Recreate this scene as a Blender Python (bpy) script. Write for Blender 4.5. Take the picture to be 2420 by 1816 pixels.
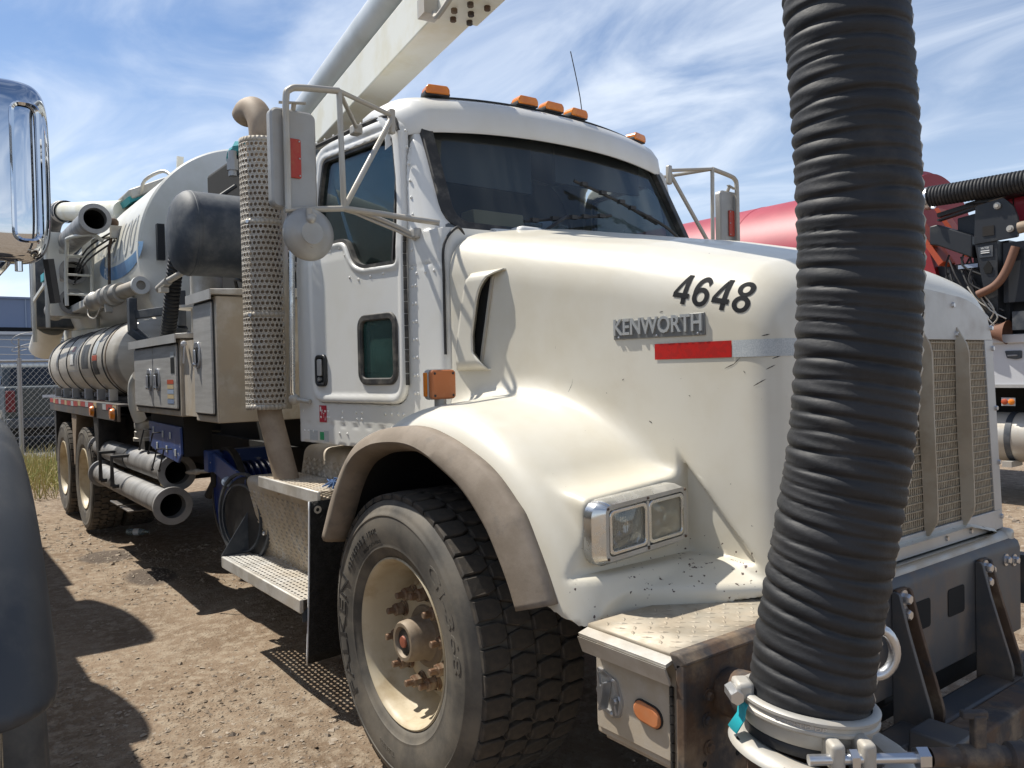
import bpy, math, random
import numpy as np
from mathutils import Vector, Matrix
random.seed(7); rng = np.random.default_rng(7)
SC = bpy.context.scene
for o in list(bpy.data.objects): bpy.data.objects.remove(o)
COL = SC.collection
R = math.radians

# ------------------------------------------------------------------ camera
cam = bpy.data.cameras.new('camera'); CAM = bpy.data.objects.new('camera', cam); COL.objects.link(CAM)
cam.sensor_width = 36.0; cam.lens = 36.0 * 1877.0 / 2420.0
cam.clip_start = 0.05; cam.clip_end = 2000
_r = Vector((0.60250, 0.79781, -0.02225)); _u = Vector((0.00009, 0.02781, 0.99961)); _l = Vector((-0.79812, 0.60227, -0.01668))
CAM.matrix_world = Matrix(((_r.x, _u.x, -_l.x, 2.5565), (_r.y, _u.y, -_l.y, -2.6138), (_r.z, _u.z, -_l.z, 1.5271), (0, 0, 0, 1)))
SC.camera = CAM
SC.view_settings.view_transform = 'Standard'; SC.view_settings.look = 'None'
SC.view_settings.exposure = 0.43; SC.view_settings.gamma = 1.0; SC.view_settings.use_curve_mapping = False
SC.render.engine = 'CYCLES'
SC.cycles.max_bounces = 10; SC.cycles.transparent_max_bounces = 16

# ------------------------------------------------------------------ sky and sun
SUN_TO = Vector((0.27, 0.125, -0.48)).normalized()          # the way sunlight travels
SUN_EL = math.asin(-SUN_TO.z); SUN_AZ = math.atan2(-SUN_TO.x, -SUN_TO.y)
W = bpy.data.worlds.new('World'); SC.world = W; W.use_nodes = True
nt = W.node_tree; nt.nodes.clear()
def N(t, typ, **kw):
    n = t.nodes.new(typ)
    for k, v in kw.items(): setattr(n, k, v)
    return n
sky = N(nt, 'ShaderNodeTexSky', sky_type='NISHITA'); sky.sun_disc = False
sky.sun_elevation = SUN_EL; sky.sun_rotation = SUN_AZ % (2 * math.pi)
sky.altitude = 500; sky.air_density = 1.0; sky.dust_density = 0.4; sky.ozone_density = 4.0
tc = N(nt, 'ShaderNodeTexCoord'); sep = N(nt, 'ShaderNodeSeparateXYZ'); nt.links.new(tc.outputs['Generated'], sep.inputs[0])
def mth(t, op, a, b=None, c=None):
    n = N(t, 'ShaderNodeMath', operation=op)
    for i, v in enumerate((a, b, c)):
        if v is None: continue
        if isinstance(v, (int, float)): n.inputs[i].default_value = v
        else: t.links.new(v, n.inputs[i])
    return n.outputs[0]
def mapr(t, v, a, b, c=0., d=1.):
    n = N(t, 'ShaderNodeMapRange'); t.links.new(v, n.inputs[0])
    for i, q in enumerate((a, b, c, d)): n.inputs[i + 1].default_value = q
    n.interpolation_type = 'SMOOTHSTEP'
    return n.outputs[0]
zz = mth(nt, 'MAXIMUM', mth(nt, 'ADD', sep.outputs[2], 0.12), 0.03)
cmb = N(nt, 'ShaderNodeCombineXYZ')
nt.links.new(mth(nt, 'DIVIDE', sep.outputs[0], zz), cmb.inputs[0]); nt.links.new(mth(nt, 'DIVIDE', sep.outputs[1], zz), cmb.inputs[1])
mp = N(nt, 'ShaderNodeMapping'); mp.inputs['Rotation'].default_value = (0, 0, R(24)); mp.inputs['Scale'].default_value = (0.7, 1.15, 1)
nt.links.new(cmb.outputs[0], mp.inputs[0])
n1 = N(nt, 'ShaderNodeTexNoise'); n1.inputs['Scale'].default_value = 1.5; n1.inputs['Detail'].default_value = 10; n1.inputs['Roughness'].default_value = .55; n1.inputs['Distortion'].default_value = 1.6
n2 = N(nt, 'ShaderNodeTexNoise'); n2.inputs['Scale'].default_value = .55; n2.inputs['Detail'].default_value = 4
nt.links.new(mp.outputs[0], n1.inputs['Vector']); nt.links.new(mp.outputs[0], n2.inputs['Vector'])
cl = mth(nt, 'ADD', mth(nt, 'MULTIPLY', n1.outputs[0], .62), mth(nt, 'MULTIPLY', n2.outputs[0], .5))
cl = mapr(nt, cl, .43, .80)
lowhaze = mapr(nt, sep.outputs[2], .0, .40, .55, .0)
cov = mth(nt, 'MINIMUM', mth(nt, 'ADD', mth(nt, 'MULTIPLY', cl, .74), lowhaze), .92)
mixc = N(nt, 'ShaderNodeMix', data_type='RGBA')
nt.links.new(cov, mixc.inputs[0]); nt.links.new(sky.outputs[0], mixc.inputs[6]); mixc.inputs[7].default_value = (7.4, 8.0, 8.8, 1)
bg = N(nt, 'ShaderNodeBackground'); bg.inputs[1].default_value = 0.1
nt.links.new(mixc.outputs[2], bg.inputs[0])
wo = N(nt, 'ShaderNodeOutputWorld'); nt.links.new(bg.outputs[0], wo.inputs[0])
sl = bpy.data.lights.new('sun', 'SUN'); sl.energy = 4.7; sl.angle = R(.55); sl.color = (1., .95, .86)
SUNO = bpy.data.objects.new('sun', sl); COL.objects.link(SUNO); SUNO.location = (-20, -10, 40)
SUNO.rotation_euler = SUN_TO.to_track_quat('-Z', 'Y').to_euler()

# ------------------------------------------------------------------ materials
MATS = {}
def mat(name, col, rough=.5, metal=0., col2=None, scale=6., lo=.4, hi=.62, dust=None, dscale=2.2, dlo=.5, dhi=.75, dmax=.8,
        bump=0., bscale=60., spec=.5, coat=0., streak=None, detail=6, trans=0., emit=None, alpha=None):
    m = bpy.data.materials.new(name); m.use_nodes = True; t = m.node_tree; b = t.nodes['Principled BSDF']
    b.inputs['Base Color'].default_value = (*col, 1); b.inputs['Roughness'].default_value = rough; b.inputs['Metallic'].default_value = metal
    b.inputs['Specular IOR Level'].default_value = spec; b.inputs['Coat Weight'].default_value = coat; b.inputs['Transmission Weight'].default_value = trans
    tcn = N(t, 'ShaderNodeTexCoord'); v = tcn.outputs['Object']
    if streak:
        mpn = N(t, 'ShaderNodeMapping'); mpn.inputs['Scale'].default_value = streak; t.links.new(v, mpn.inputs[0]); vs = mpn.outputs[0]
    else: vs = v
    out = None
    def noise(vec, s, d=6, ro=.6):
        n = N(t, 'ShaderNodeTexNoise'); n.inputs['Scale'].default_value = s; n.inputs['Detail'].default_value = d; n.inputs['Roughness'].default_value = ro
        t.links.new(vec, n.inputs['Vector']); return n.outputs[0]
    if col2:
        f = mapr(t, noise(vs, scale, detail), lo, hi)
        mx = N(t, 'ShaderNodeMix', data_type='RGBA'); t.links.new(f, mx.inputs[0]); mx.inputs[6].default_value = (*col, 1); mx.inputs[7].default_value = (*col2, 1)
        out = mx.outputs[2]
    if dust:
        f2 = mapr(t, noise(v, dscale, 8, .65), dlo, dhi, 0, dmax)
        mx = N(t, 'ShaderNodeMix', data_type='RGBA'); t.links.new(f2, mx.inputs[0])
        if out: t.links.new(out, mx.inputs[6])
        else: mx.inputs[6].default_value = (*col, 1)
        mx.inputs[7].default_value = (*dust, 1); out = mx.outputs[2]
        t.links.new(mth(t, 'ADD', mth(t, 'MULTIPLY', f2, max(0., .75 - rough)), rough), b.inputs['Roughness'])
        if metal: t.links.new(mth(t, 'MULTIPLY', mth(t, 'SUBTRACT', 1., f2), metal), b.inputs['Metallic'])
    if out: t.links.new(out, b.inputs['Base Color'])
    if bump:
        bn = N(t, 'ShaderNodeBump'); bn.inputs['Strength'].default_value = bump; bn.inputs['Distance'].default_value = .01
        t.links.new(noise(v, bscale, 4), bn.inputs['Height']); t.links.new(bn.outputs[0], b.inputs['Normal'])
    if emit: b.inputs['Emission Color'].default_value = (*emit[0], 1); b.inputs['Emission Strength'].default_value = emit[1]
    MATS[name] = m; return m
M = MATS
mat('cream', (.655, .622, .535), .42, col2=(.60, .553, .445), scale=1.8, lo=.40, hi=.66, dust=(.52, .45, .34), dscale=3., dlo=.5, dhi=.9, dmax=.45, coat=.2)
mat('white', (.69, .685, .655), .34, col2=(.65, .635, .58), scale=1.8, lo=.42, hi=.66, dust=(.55, .49, .39), dscale=3., dlo=.55, dhi=.95, dmax=.4, coat=.25)
mat('tankwhite', (.70, .69, .64), .4, col2=(.60, .585, .51), scale=1.2, dust=(.42, .33, .2), dscale=1.6, dlo=.6, dhi=.9, dmax=.45)
mat('beampaint', (.72, .715, .64), .45, col2=(.66, .63, .50), scale=3., dust=(.42, .30, .13), dscale=1.3, dlo=.58, dhi=.85, dmax=.5)
mat('beampipe', (.60, .62, .62), .38, .2, col2=(.52, .54, .53), scale=3, dust=(.46, .42, .34), dscale=2, dlo=.5, dhi=.85, dmax=.4)
mat('alu', (.60, .59, .56), .45, .4, col2=(.42, .40, .36), scale=5., dust=(.38, .32, .24), dscale=3., dlo=.38, dhi=.72, dmax=.75, bump=.06, bscale=90)
mat('dustyalu', (.52, .48, .42), .55, .3, col2=(.40, .35, .28), scale=7., dust=(.42, .345, .25), dscale=4., dlo=.34, dhi=.62, dmax=.85, bump=.05, bscale=120)
mat('brushed', (.47, .46, .44), .45, .35, col2=(.39, .38, .36), scale=3., streak=(1, 1, 14), dust=(.35, .335, .31), dscale=2.4, dlo=.45, dhi=.8, dmax=.6)
mat('greyalu', (.48, .475, .46), .45, .35, col2=(.42, .415, .40), scale=4, dust=(.36, .33, .29), dscale=5, dlo=.5, dhi=.8, dmax=.6)
mat('perf', (.46, .43, .38), .45, .4, col2=(.38, .345, .29), scale=6, dust=(.34, .29, .225), dscale=3, dlo=.35, dhi=.7, dmax=.85)
mat('tanpipe', (.27, .205, .145), .7, .1, col2=(.33, .26, .19), scale=9, dust=(.2, .14, .09), dscale=5, dmax=.5)
mat('chrome', (.80, .81, .82), .045, 1.)
mat('chromeshell', (.60, .635, .69), .03, 1.)
mat('hubtan', (.24, .19, .135), .6, .2, col2=(.17, .125, .085), scale=9, dust=(.34, .27, .19), dscale=14, dlo=.45, dhi=.75, dmax=.6)
mat('chromedull', (.62, .62, .60), .2, 1., dust=(.42, .38, .30), dscale=9, dlo=.4, dhi=.75, dmax=.55)
mat('greyrail', (.43, .41, .37), .4, .55, dust=(.40, .36, .29), dscale=6, dlo=.35, dhi=.7, dmax=.7)
mat('tyre', (.065, .061, .055), .75, col2=(.105, .097, .084), scale=5, dust=(.19, .165, .13), dscale=4.5, dlo=.36, dhi=.70, dmax=.8, bump=.05, bscale=140)
mat('tread', (.045, .041, .036), .85, col2=(.085, .070, .054), scale=8, dust=(.15, .118, .086), dscale=12, dlo=.45, dhi=.75, dmax=.6, bump=.1, bscale=150)
mat('rimcream', (.55, .475, .34), .5, col2=(.44, .355, .225), scale=5, lo=.42, hi=.68, dust=(.27, .17, .08), dscale=6, dlo=.48, dhi=.74, dmax=.65)
mat('nut', (.23, .17, .12), .6, .4, col2=(.17, .09, .05), scale=20, dust=(.38, .31, .22), dscale=30, dlo=.45, dhi=.7, dmax=.6)
mat('flare', (.205, .165, .125), .8, col2=(.255, .21, .165), scale=7, dust=(.12, .11, .10), dscale=9, dlo=.52, dhi=.75, dmax=.6, bump=.08, bscale=80)
mat('blackrub', (.018, .018, .019), .6, col2=(.04, .038, .036), scale=9, dust=(.10, .09, .075), dscale=5, dlo=.5, dhi=.85, dmax=.5)
mat('hose', (.008, .009, .011), .62, col2=(.016, .016, .018), scale=6, dust=(.085, .078, .068), dscale=5, dlo=.52, dhi=.80, dmax=.7, bump=.12, bscale=70)
mat('mudflap', (.008, .008, .008), .5, spec=.25, col2=(.018, .018, .018), scale=40, bump=.9, bscale=110)
mat('gasket', (.022, .021, .02), .6, dust=(.16, .145, .12), dscale=12, dlo=.42, dhi=.72, dmax=.7)
mat('blackpaint', (.013, .014, .016), .4, dust=(.09, .08, .065), dscale=4, dlo=.5, dhi=.85, dmax=.45)
mat('chassis', (.012, .012, .012), .7, dust=(.045, .038, .03), dscale=4, dlo=.45, dhi=.8, dmax=.5)
mat('silencer', (.036, .044, .056), .6, .1, col2=(.07, .078, .088), scale=5, dust=(.16, .155, .145), dscale=5, dlo=.42, dhi=.8, dmax=.55, bump=.06, bscale=60)
mat('bumpersteel', (.075, .078, .084), .5, .3, col2=(.11, .10, .09), scale=4, streak=(1, 1, .35), dust=(.17, .12, .08), dscale=4.5, dlo=.45, dhi=.70, dmax=.75)
mat('rust', (.10, .062, .04), .75, .2, col2=(.05, .045, .045), scale=7, lo=.45, hi=.58, dust=(.26, .19, .12), dscale=9, dlo=.45, dhi=.75, dmax=.7, bump=.15, bscale=60)
mat('zinc', (.55, .56, .58), .3, .9, dust=(.40, .36, .30), dscale=20, dlo=.5, dhi=.8, dmax=.5)
mat('castalu', (.44, .43, .40), .5, .45, dust=(.38, .33, .26), dscale=8, dlo=.35, dhi=.7, dmax=.7)
mat('amber', (.82, .25, .012), .28, col2=(.70, .19, .01), scale=14, coat=.4)
mat('amberdust', (.56, .20, .075), .62, col2=(.50, .16, .05), scale=7, dust=(.50, .30, .17), dscale=9, dlo=.4, dhi=.8, dmax=.6)
mat('red', (.48, .018, .014), .3, coat=.3, col2=(.40, .02, .016), scale=60, lo=.48, hi=.52)
mat('redlens', (.40, .035, .018), .4, dust=(.40, .13, .07), dscale=20, dmax=.5)
mat('reflwhite', (.50, .52, .52), .35, col2=(.40, .43, .44), scale=300, lo=.47, hi=.53)
mat('numblack', (.012, .013, .015), .75, spec=.2)
mat('plategrey', (.48, .49, .48), .42, .5, dust=(.30, .28, .24), dscale=20, dlo=.45, dhi=.75, dmax=.6)
mat('platedark', (.20, .20, .19), .5, .4)
mat('bluepaint', (.022, .055, .20), .4, col2=(.03, .07, .24), scale=5, dust=(.42, .43, .44), dscale=16, dlo=.60, dhi=.66, dmax=.9)
mat('reelblue', (.008, .022, .13), .35, coat=.2)
mat('logoblue', (.05, .16, .33), .4, col2=(.08, .22, .40), scale=3)
mat('teal', (.02, .25, .27), .5)
mat('tealtape', (.015, .36, .42), .5)
mat('tanmetal', (.40, .36, .29), .5, .3, col2=(.33, .28, .21), scale=8, dust=(.42, .35, .26), dscale=9, dlo=.4, dhi=.7, dmax=.7)
mat('faintgrey', (.50, .53, .56), .5)
mat('mirrorback', (.36, .355, .34), .45, .35, col2=(.31, .305, .29), scale=5, dust=(.34, .31, .26), dscale=6, dlo=.45, dhi=.8, dmax=.6)
mat('dashgrey', (.10, .11, .115), .7)
mat('seat', (.07, .08, .09), .85)
mat('liner', (.10, .11, .115), .85)
mat('paper', (.72, .70, .62), .8)
mat('cardboard', (.42, .33, .19), .8)
mat('grillemesh', (.30, .25, .18), .7, .1, col2=(.38, .32, .23), scale=40, lo=.45, hi=.6)
mat('darkin', (.004, .004, .004), .9)
mat('redpaint', (.30, .014, .034), .5, col2=(.34, .025, .045), scale=2, coat=.08)
mat('tankalu', (.56, .53, .47), .45, .25, col2=(.48, .445, .385), scale=3., streak=(1, 1, 6), dust=(.42, .365, .28), dscale=2.4, dlo=.45, dhi=.8, dmax=.6)
mat('redflat', (.27, .012, .02), .6)
mat('orange', (.42, .065, .02), .5)
mat('darksteel', (.022, .024, .028), .45, .2, dust=(.07, .068, .06), dscale=4, dmax=.5)
mat('brownhose', (.16, .075, .045), .7, bump=.1)
mat('offwhite', (.55, .56, .58), .5)
mat('bldgblue', (.17, .22, .33), .6, col2=(.16, .21, .32), scale=.3)
mat('bldgpale', (.27, .33, .43), .6)
mat('galv', (.33, .33, .33), .45, .6)
mat('pickup', (.060, .070, .070), .4, .1, coat=.15)
mat('taillight', (.16, .01, .015), .4)
mat('darkglass', (.012, .014, .016), .08, coat=.3)
mat('asphalt', (.11, .105, .10), .9, col2=(.14, .13, .12), scale=2)
mat('neighbour', (.040, .044, .050), .5, col2=(.060, .063, .068), scale=3, dust=(.18, .17, .15), dscale=5, dlo=.45, dhi=.8, dmax=.5)
mat('neighbourwhite', (.55, .55, .52), .4)
mat('decalred', (.45, .02, .04), .5)
mat('decalgreen', (.03, .30, .12), .5)
mat('suctiontube', (.30, .295, .29), .5, .3, col2=(.20, .195, .19), scale=4, streak=(3, .5, .5), dust=(.40, .36, .30), dscale=5, dlo=.5, dhi=.85, dmax=.6)
mat('tubein', (.02, .017, .015), .9)
mat('teethwhite', (.7, .7, .68), .5)
mat('bluerag', (.06, .12, .26), .8)
mat('copper', (.30, .09, .05), .6)

def glass_mat(name, tint, refl=.05, dusty=.0, dustcol=(.4, .4, .36), rough=.0):
    m = bpy.data.materials.new(name); m.use_nodes = True; t = m.node_tree; t.nodes.clear()
    tr = N(t, 'ShaderNodeBsdfTransparent'); tr.inputs[0].default_value = (*tint, 1)
    gl = N(t, 'ShaderNodeBsdfGlossy'); gl.inputs['Roughness'].default_value = rough; gl.inputs[0].default_value = (.9, .95, .95, 1)
    fr = N(t, 'ShaderNodeFresnel'); fr.inputs[0].default_value = 1.5
    mx = N(t, 'ShaderNodeMixShader'); t.links.new(mth(t, 'ADD', mth(t, 'MULTIPLY', fr.outputs[0], .9), refl), mx.inputs[0])
    t.links.new(tr.outputs[0], mx.inputs[1]); t.links.new(gl.outputs[0], mx.inputs[2]); last = mx.outputs[0]
    if dusty:
        df = N(t, 'ShaderNodeBsdfDiffuse'); df.inputs[0].default_value = (*dustcol, 1)
        tcn = N(t, 'ShaderNodeTexCoord'); no = N(t, 'ShaderNodeTexNoise'); no.inputs['Scale'].default_value = 3; no.inputs['Detail'].default_value = 8
        t.links.new(tcn.outputs['Object'], no.inputs['Vector'])
        m2 = N(t, 'ShaderNodeMixShader'); t.links.new(mapr(t, no.outputs[0], .3, .75, dusty * .4, dusty), m2.inputs[0])
        t.links.new(last, m2.inputs[1]); t.links.new(df.outputs[0], m2.inputs[2]); last = m2.outputs[0]
    o = N(t, 'ShaderNodeOutputMaterial'); t.links.new(last, o.inputs[0]); MATS[name] = m
glass_mat('glass', (.66, .74, .76), .02, .07, (.45, .45, .40))
glass_mat('sideglass', (.80, .87, .87), .02, .015)
glass_mat('darksideglass', (.42, .52, .50), .0, .02)
glass_mat('tealglass', (.12, .30, .27), .03, .30, (.10, .24, .21))
glass_mat('lens', (.88, .88, .85), .05, .36, (.55, .53, .47))
glass_mat('foglens', (.60, .58, .50), .03, .88, (.50, .46, .36))
glass_mat('bottleplastic', (.80, .86, .88), .03, .12, (.6, .65, .66))

# ------------------------------------------------------------------ mesh helpers
class MB:
    def __init__(s): s.v = []; s.f = []
    def add(s, v, f):
        b = len(s.v); s.v += [tuple(map(float, p)) for p in v]; s.f += [tuple(int(b + i) for i in q) for q in f]; return s
    def box(s, x0, x1, y0, y1, z0, z1):
        v = [(x, y, z) for x in (x0, x1) for y in (y0, y1) for z in (z0, z1)]
        return s.add(v, [(0, 1, 3, 2), (4, 6, 7, 5), (0, 4, 5, 1), (2, 3, 7, 6), (0, 2, 6, 4), (1, 5, 7, 3)])
    def obox(s, c, size, m):           # box with a 3x3 orientation
        v = [Vector(c) + m @ Vector((sx * size[0] / 2, sy * size[1] / 2, sz * size[2] / 2)) for sx in (-1, 1) for sy in (-1, 1) for sz in (-1, 1)]
        return s.add(v, [(0, 1, 3, 2), (4, 6, 7, 5), (0, 4, 5, 1), (2, 3, 7, 6), (0, 2, 6, 4), (1, 5, 7, 3)])
    def bar(s, p0, p1, w, h, up=(0, 0, 1)):
        p0 = Vector(p0); p1 = Vector(p1); d = (p1 - p0); L = d.length; d.normalize()
        a = d.cross(Vector(up))
        if a.length < 1e-4: a = d.cross(Vector((1, 0, 0)))
        a.normalize(); b = a.cross(d)
        return s.obox((p0 + p1) / 2, (L, w, h), Matrix((d, a, b)).transposed())
    def lathe(s, prof, o, ax, n=32, ref=None, cap=False, ang=(0, 2 * math.pi)):  # prof: (radius, distance along axis)
        o = Vector(o); ax = Vector(ax).normalized()
        a = Vector(ref) if ref else (Vector((0, 0, 1)) if abs(ax.z) < .9 else Vector((1, 0, 0)))
        a = (a - ax * a.dot(ax)).normalized(); b = ax.cross(a)
        full = abs(ang[1] - ang[0] - 2 * math.pi) < 1e-6; m = n if full else n + 1
        v = []
        for r_, h in prof:
            for i in range(m):
                t = ang[0] + (ang[1] - ang[0]) * i / n
                v.append(o + ax * h + (a * math.cos(t) + b * math.sin(t)) * r_)
        f = []
        for k in range(len(prof) - 1):
            for i in range(n):
                j = (i + 1) % m
                f.append((k * m + i, k * m + j, (k + 1) * m + j, (k + 1) * m + i))
        if cap and full:
            f.append(tuple(range(m - 1, -1, -1))); f.append(tuple((len(prof) - 1) * m + i for i in range(m)))
        return s.add(v, f)
    def cyl(s, p0, p1, r0, r1=None, n=20, cap=True):
        p0 = Vector(p0); p1 = Vector(p1); L = (p1 - p0).length
        return s.lathe([(r0, 0), (r0 if r1 is None else r1, L)], p0, p1 - p0, n, cap=cap)
    def tube(s, path, r, n=10, cap=True, closed=False):
        P = [Vector(p) for p in path]; K = len(P)
        rr = r if isinstance(r, (list, tuple)) else [r] * K
        T = []
        for i in range(K):
            if closed: d = P[(i + 1) % K] - P[i - 1]
            else: d = P[min(i + 1, K - 1)] - P[max(i - 1, 0)]
            T.append(d.normalized())
        a = T[0].cross(Vector((0, 0, 1)))
        if a.length < .05: a = T[0].cross(Vector((1, 0, 0)))
        a.normalize(); v = []
        for i in range(K):
            a = (a - T[i] * a.dot(T[i])).normalized(); b = T[i].cross(a)
            for k in range(n):
                t = 2 * math.pi * k / n; v.append(P[i] + (a * math.cos(t) + b * math.sin(t)) * rr[i])
        f = []
        for i in range(K if closed else K - 1):
            i2 = (i + 1) % K
            for k in range(n):
                k2 = (k + 1) % n; f.append((i * n + k, i * n + k2, i2 * n + k2, i2 * n + k))
        if cap and not closed: f.append(tuple(range(n - 1, -1, -1))); f.append(tuple((K - 1) * n + k for k in range(n)))
        return s.add(v, f)
    def prism(s, poly, fn, a, b):      # polygon (u,v) extruded from w=a to w=b through fn(u,v,w)
        n = len(poly); v = [fn(u, w_, a) for u, w_ in poly] + [fn(u, w_, b) for u, w_ in poly]
        f = [tuple(range(n - 1, -1, -1)), tuple(range(n, 2 * n))] + [(i, (i + 1) % n, n + (i + 1) % n, n + i) for i in range(n)]
        return s.add(v, f)
    def ring(s, outer, inner, fn, a, b):   # frame between two polygons with the same number of points
        n = len(outer); v = [fn(u, w_, h) for h in (a, b) for P in (outer, inner) for u, w_ in P]; f = []
        for i in range(n):
            j = (i + 1) % n
            f += [(i, j, n + j, n + i), (2 * n + j, 2 * n + i, 3 * n + i, 3 * n + j), (i, 2 * n + i, 2 * n + j, j), (n + i, n + j, 3 * n + j, 3 * n + i)]
        return s.add(v, f)
    def grid(s, fn, nu, nv, wrapu=False):
        v = [fn(i / nu, j / nv) for i in range(nu if wrapu else nu + 1) for j in range(nv + 1)]; f = []
        for i in range(nu):
            i2 = (i + 1) % nu if wrapu else i + 1
            for j in range(nv): f.append((i * (nv + 1) + j, i2 * (nv + 1) + j, i2 * (nv + 1) + j + 1, i * (nv + 1) + j + 1))
        return s.add(v, f)
    def ball(s, c, r, n=8, sc=(1, 1, 1)):
        c = Vector(c)
        return s.grid(lambda u, w_: c + Vector((r * sc[0] * math.cos(2 * math.pi * u) * math.sin(math.pi * (.001 + .998 * w_)), r * sc[1] * math.sin(2 * math.pi * u) * math.sin(math.pi * (.001 + .998 * w_)), r * sc[2] * math.cos(math.pi * (.001 + .998 * w_)))), n * 2, n, True)
    def holes(s, fn, nu, nv, u0, u1, v0, v1, hu, hv, stagger=True, skip=None, k=8):
        du = (u1 - u0) / nu; dv = (v1 - v0) / nv
        for j in range(nv):
            off = du / 2 if (stagger and j % 2) else 0
            solid = skip and skip(j)
            lo = [u0 + du * i + off for i in range(nu - (1 if off else 0))]
            if off:
                for a, b in ((u0, u0 + off), (u1 - off, u1)):
                    s.add([fn(a, v0 + dv * j), fn(b, v0 + dv * j), fn(b, v0 + dv * (j + 1)), fn(a, v0 + dv * (j + 1))], [(0, 1, 2, 3)])
            for a in lo:
                b = a + du; c0 = v0 + dv * j; c1 = c0 + dv
                if solid: s.add([fn(a, c0), fn(b, c0), fn(b, c1), fn(a, c1)], [(0, 1, 2, 3)]); continue
                m = (a + b) / 2; h = (c0 + c1) / 2
                out = [(b, h), (b, c1), (m, c1), (a, c1), (a, h), (a, c0), (m, c0), (b, c0)]
                inn = [(m + hu * math.cos(math.pi * q / 4), h + hv * math.sin(math.pi * q / 4)) for q in range(8)]
                s.add([fn(*p) for p in out + inn], [(q, (q + 1) % 8, 8 + (q + 1) % 8, 8 + q) for q in range(8)])
        return s
    def build(s, name, m, parent=None, smooth=35, bevel=0., solid=0., seg=2):
        me = bpy.data.meshes.new(name); me.from_pydata(s.v, [], s.f); me.validate()
        return link(name, me, m, parent, smooth, bevel, solid, seg)
def link(name, me, m, parent=None, smooth=35, bevel=0., solid=0., seg=2):
    if m:
        me.materials.append(MATS[m] if isinstance(m, str) else m)
    if smooth:
        me.polygons.foreach_set('use_smooth', [True] * len(me.polygons)); me.set_sharp_from_angle(angle=R(smooth))
    o = bpy.data.objects.new(name, me); COL.objects.link(o)
    if solid: md = o.modifiers.new('thickness', 'SOLIDIFY'); md.thickness = solid; md.offset = 0
    if bevel: md = o.modifiers.new('bevel', 'BEVEL'); md.width = bevel; md.segments = seg; md.limit_method = 'ANGLE'; md.angle_limit = R(40)
    if parent: setpar(o, parent)
    return o
WORLD = {}
def setpar(o, p):
    o.parent = p
    if p.name in WORLD: o.matrix_parent_inverse = WORLD[p.name].inverted()
def tag(o, label, cat=None, group=None, kind=None):
    if label: o['label'] = label
    if cat: o['category'] = cat
    if group: o['group'] = group
    if kind: o['kind'] = kind
    return o
def thing(name, label, cat, loc=(0, 0, 0), group=None):
    o = bpy.data.objects.new(name, None); COL.objects.link(o); o.location = loc; o.empty_display_size = .2
    WORLD[o.name] = Matrix.Translation(loc); return tag(o, label, cat, group)
def stuff(o): o['kind'] = 'stuff'; return o
def dup(o, parent=None, mw=None):
    c = o.copy(); COL.objects.link(c)
    if parent: c.parent = parent
    return c
def rrect(u0, u1, v0, v1, r, n=5):
    P = []
    for cu, cv, a in ((u1 - r, v1 - r, 0), (u0 + r, v1 - r, 90), (u0 + r, v0 + r, 180), (u1 - r, v0 + r, 270)):
        for i in range(n + 1):
            t = R(a + 90 * i / n); P.append((cu + r * math.cos(t), cv + r * math.sin(t)))
    return P
def rpoly(P, r, n=5):                  # round the corners of a polygon
    out = []; K = len(P); rr = r if isinstance(r, (list, tuple)) else [r] * K
    for i in range(K):
        p = Vector(P[i]); a = (Vector(P[i - 1]) - p); b = (Vector(P[(i + 1) % K]) - p)
        q = min(rr[i], a.length * .48, b.length * .48); a.normalize(); b.normalize()
        for k in range(n + 1):
            t = k / n; e = p + a * q * (1 - t) ** 2 + b * q * t * t; out.append((e.x, e.y))
    return out
def shrink(P, d):                      # offset a polygon inwards (d>0) by its edge normals
    K = len(P); ar = sum(P[i][0] * P[(i + 1) % K][1] - P[(i + 1) % K][0] * P[i][1] for i in range(K)); sg = 1 if ar > 0 else -1; out = []
    for i in range(K):
        a = Vector(P[i]) - Vector(P[i - 1]); b = Vector(P[(i + 1) % K]) - Vector(P[i])
        if a.length < 1e-7: a = b
        if b.length < 1e-7: b = a
        n1 = Vector((-a.y, a.x)).normalized(); n2 = Vector((-b.y, b.x)).normalized(); n_ = (n1 + n2)
        n_ = n_ / max(n_.length_squared / 2, .3) if n_.length > 1e-6 else n1
        q = Vector(P[i]) + n_ * d * sg; out.append((q.x, q.y))
    return out
def smoothpath(P, k=8):                # Catmull-Rom through points
    P = [Vector(p) for p in P]; out = []
    for i in range(len(P) - 1):
        p0 = P[max(i - 1, 0)]; p1 = P[i]; p2 = P[i + 1]; p3 = P[min(i + 2, len(P) - 1)]
        for j in range(k):
            t = j / k
            out.append(.5 * ((2 * p1) + (p2 - p0) * t + (2 * p0 - 5 * p1 + 4 * p2 - p3) * t * t + (3 * p1 - p0 - 3 * p2 + p3) * t ** 3))
    out.append(P[-1]); return out
_tc = {}
def text(s, size=1., extrude=0., bold=0., shear=0., sub=0, res=3):
    key = (s, size, extrude, bold, shear)
    cu = bpy.data.curves.new('t', 'FONT'); cu.body = s; cu.size = size; cu.extrude = extrude; cu.offset = bold; cu.shear = shear; cu.resolution_u = res; cu.space_character = 1.0
    o = bpy.data.objects.new('t', cu); COL.objects.link(o); dg = bpy.context.evaluated_depsgraph_get(); dg.update()
    me = bpy.data.meshes.new_from_object(o.evaluated_get(dg)); bpy.data.objects.remove(o); bpy.data.curves.remove(cu)
    v = np.array([tuple(p.co) for p in me.vertices]); f = [tuple(p.vertices) for p in me.polygons]; bpy.data.meshes.remove(me)
    return v, f
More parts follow.
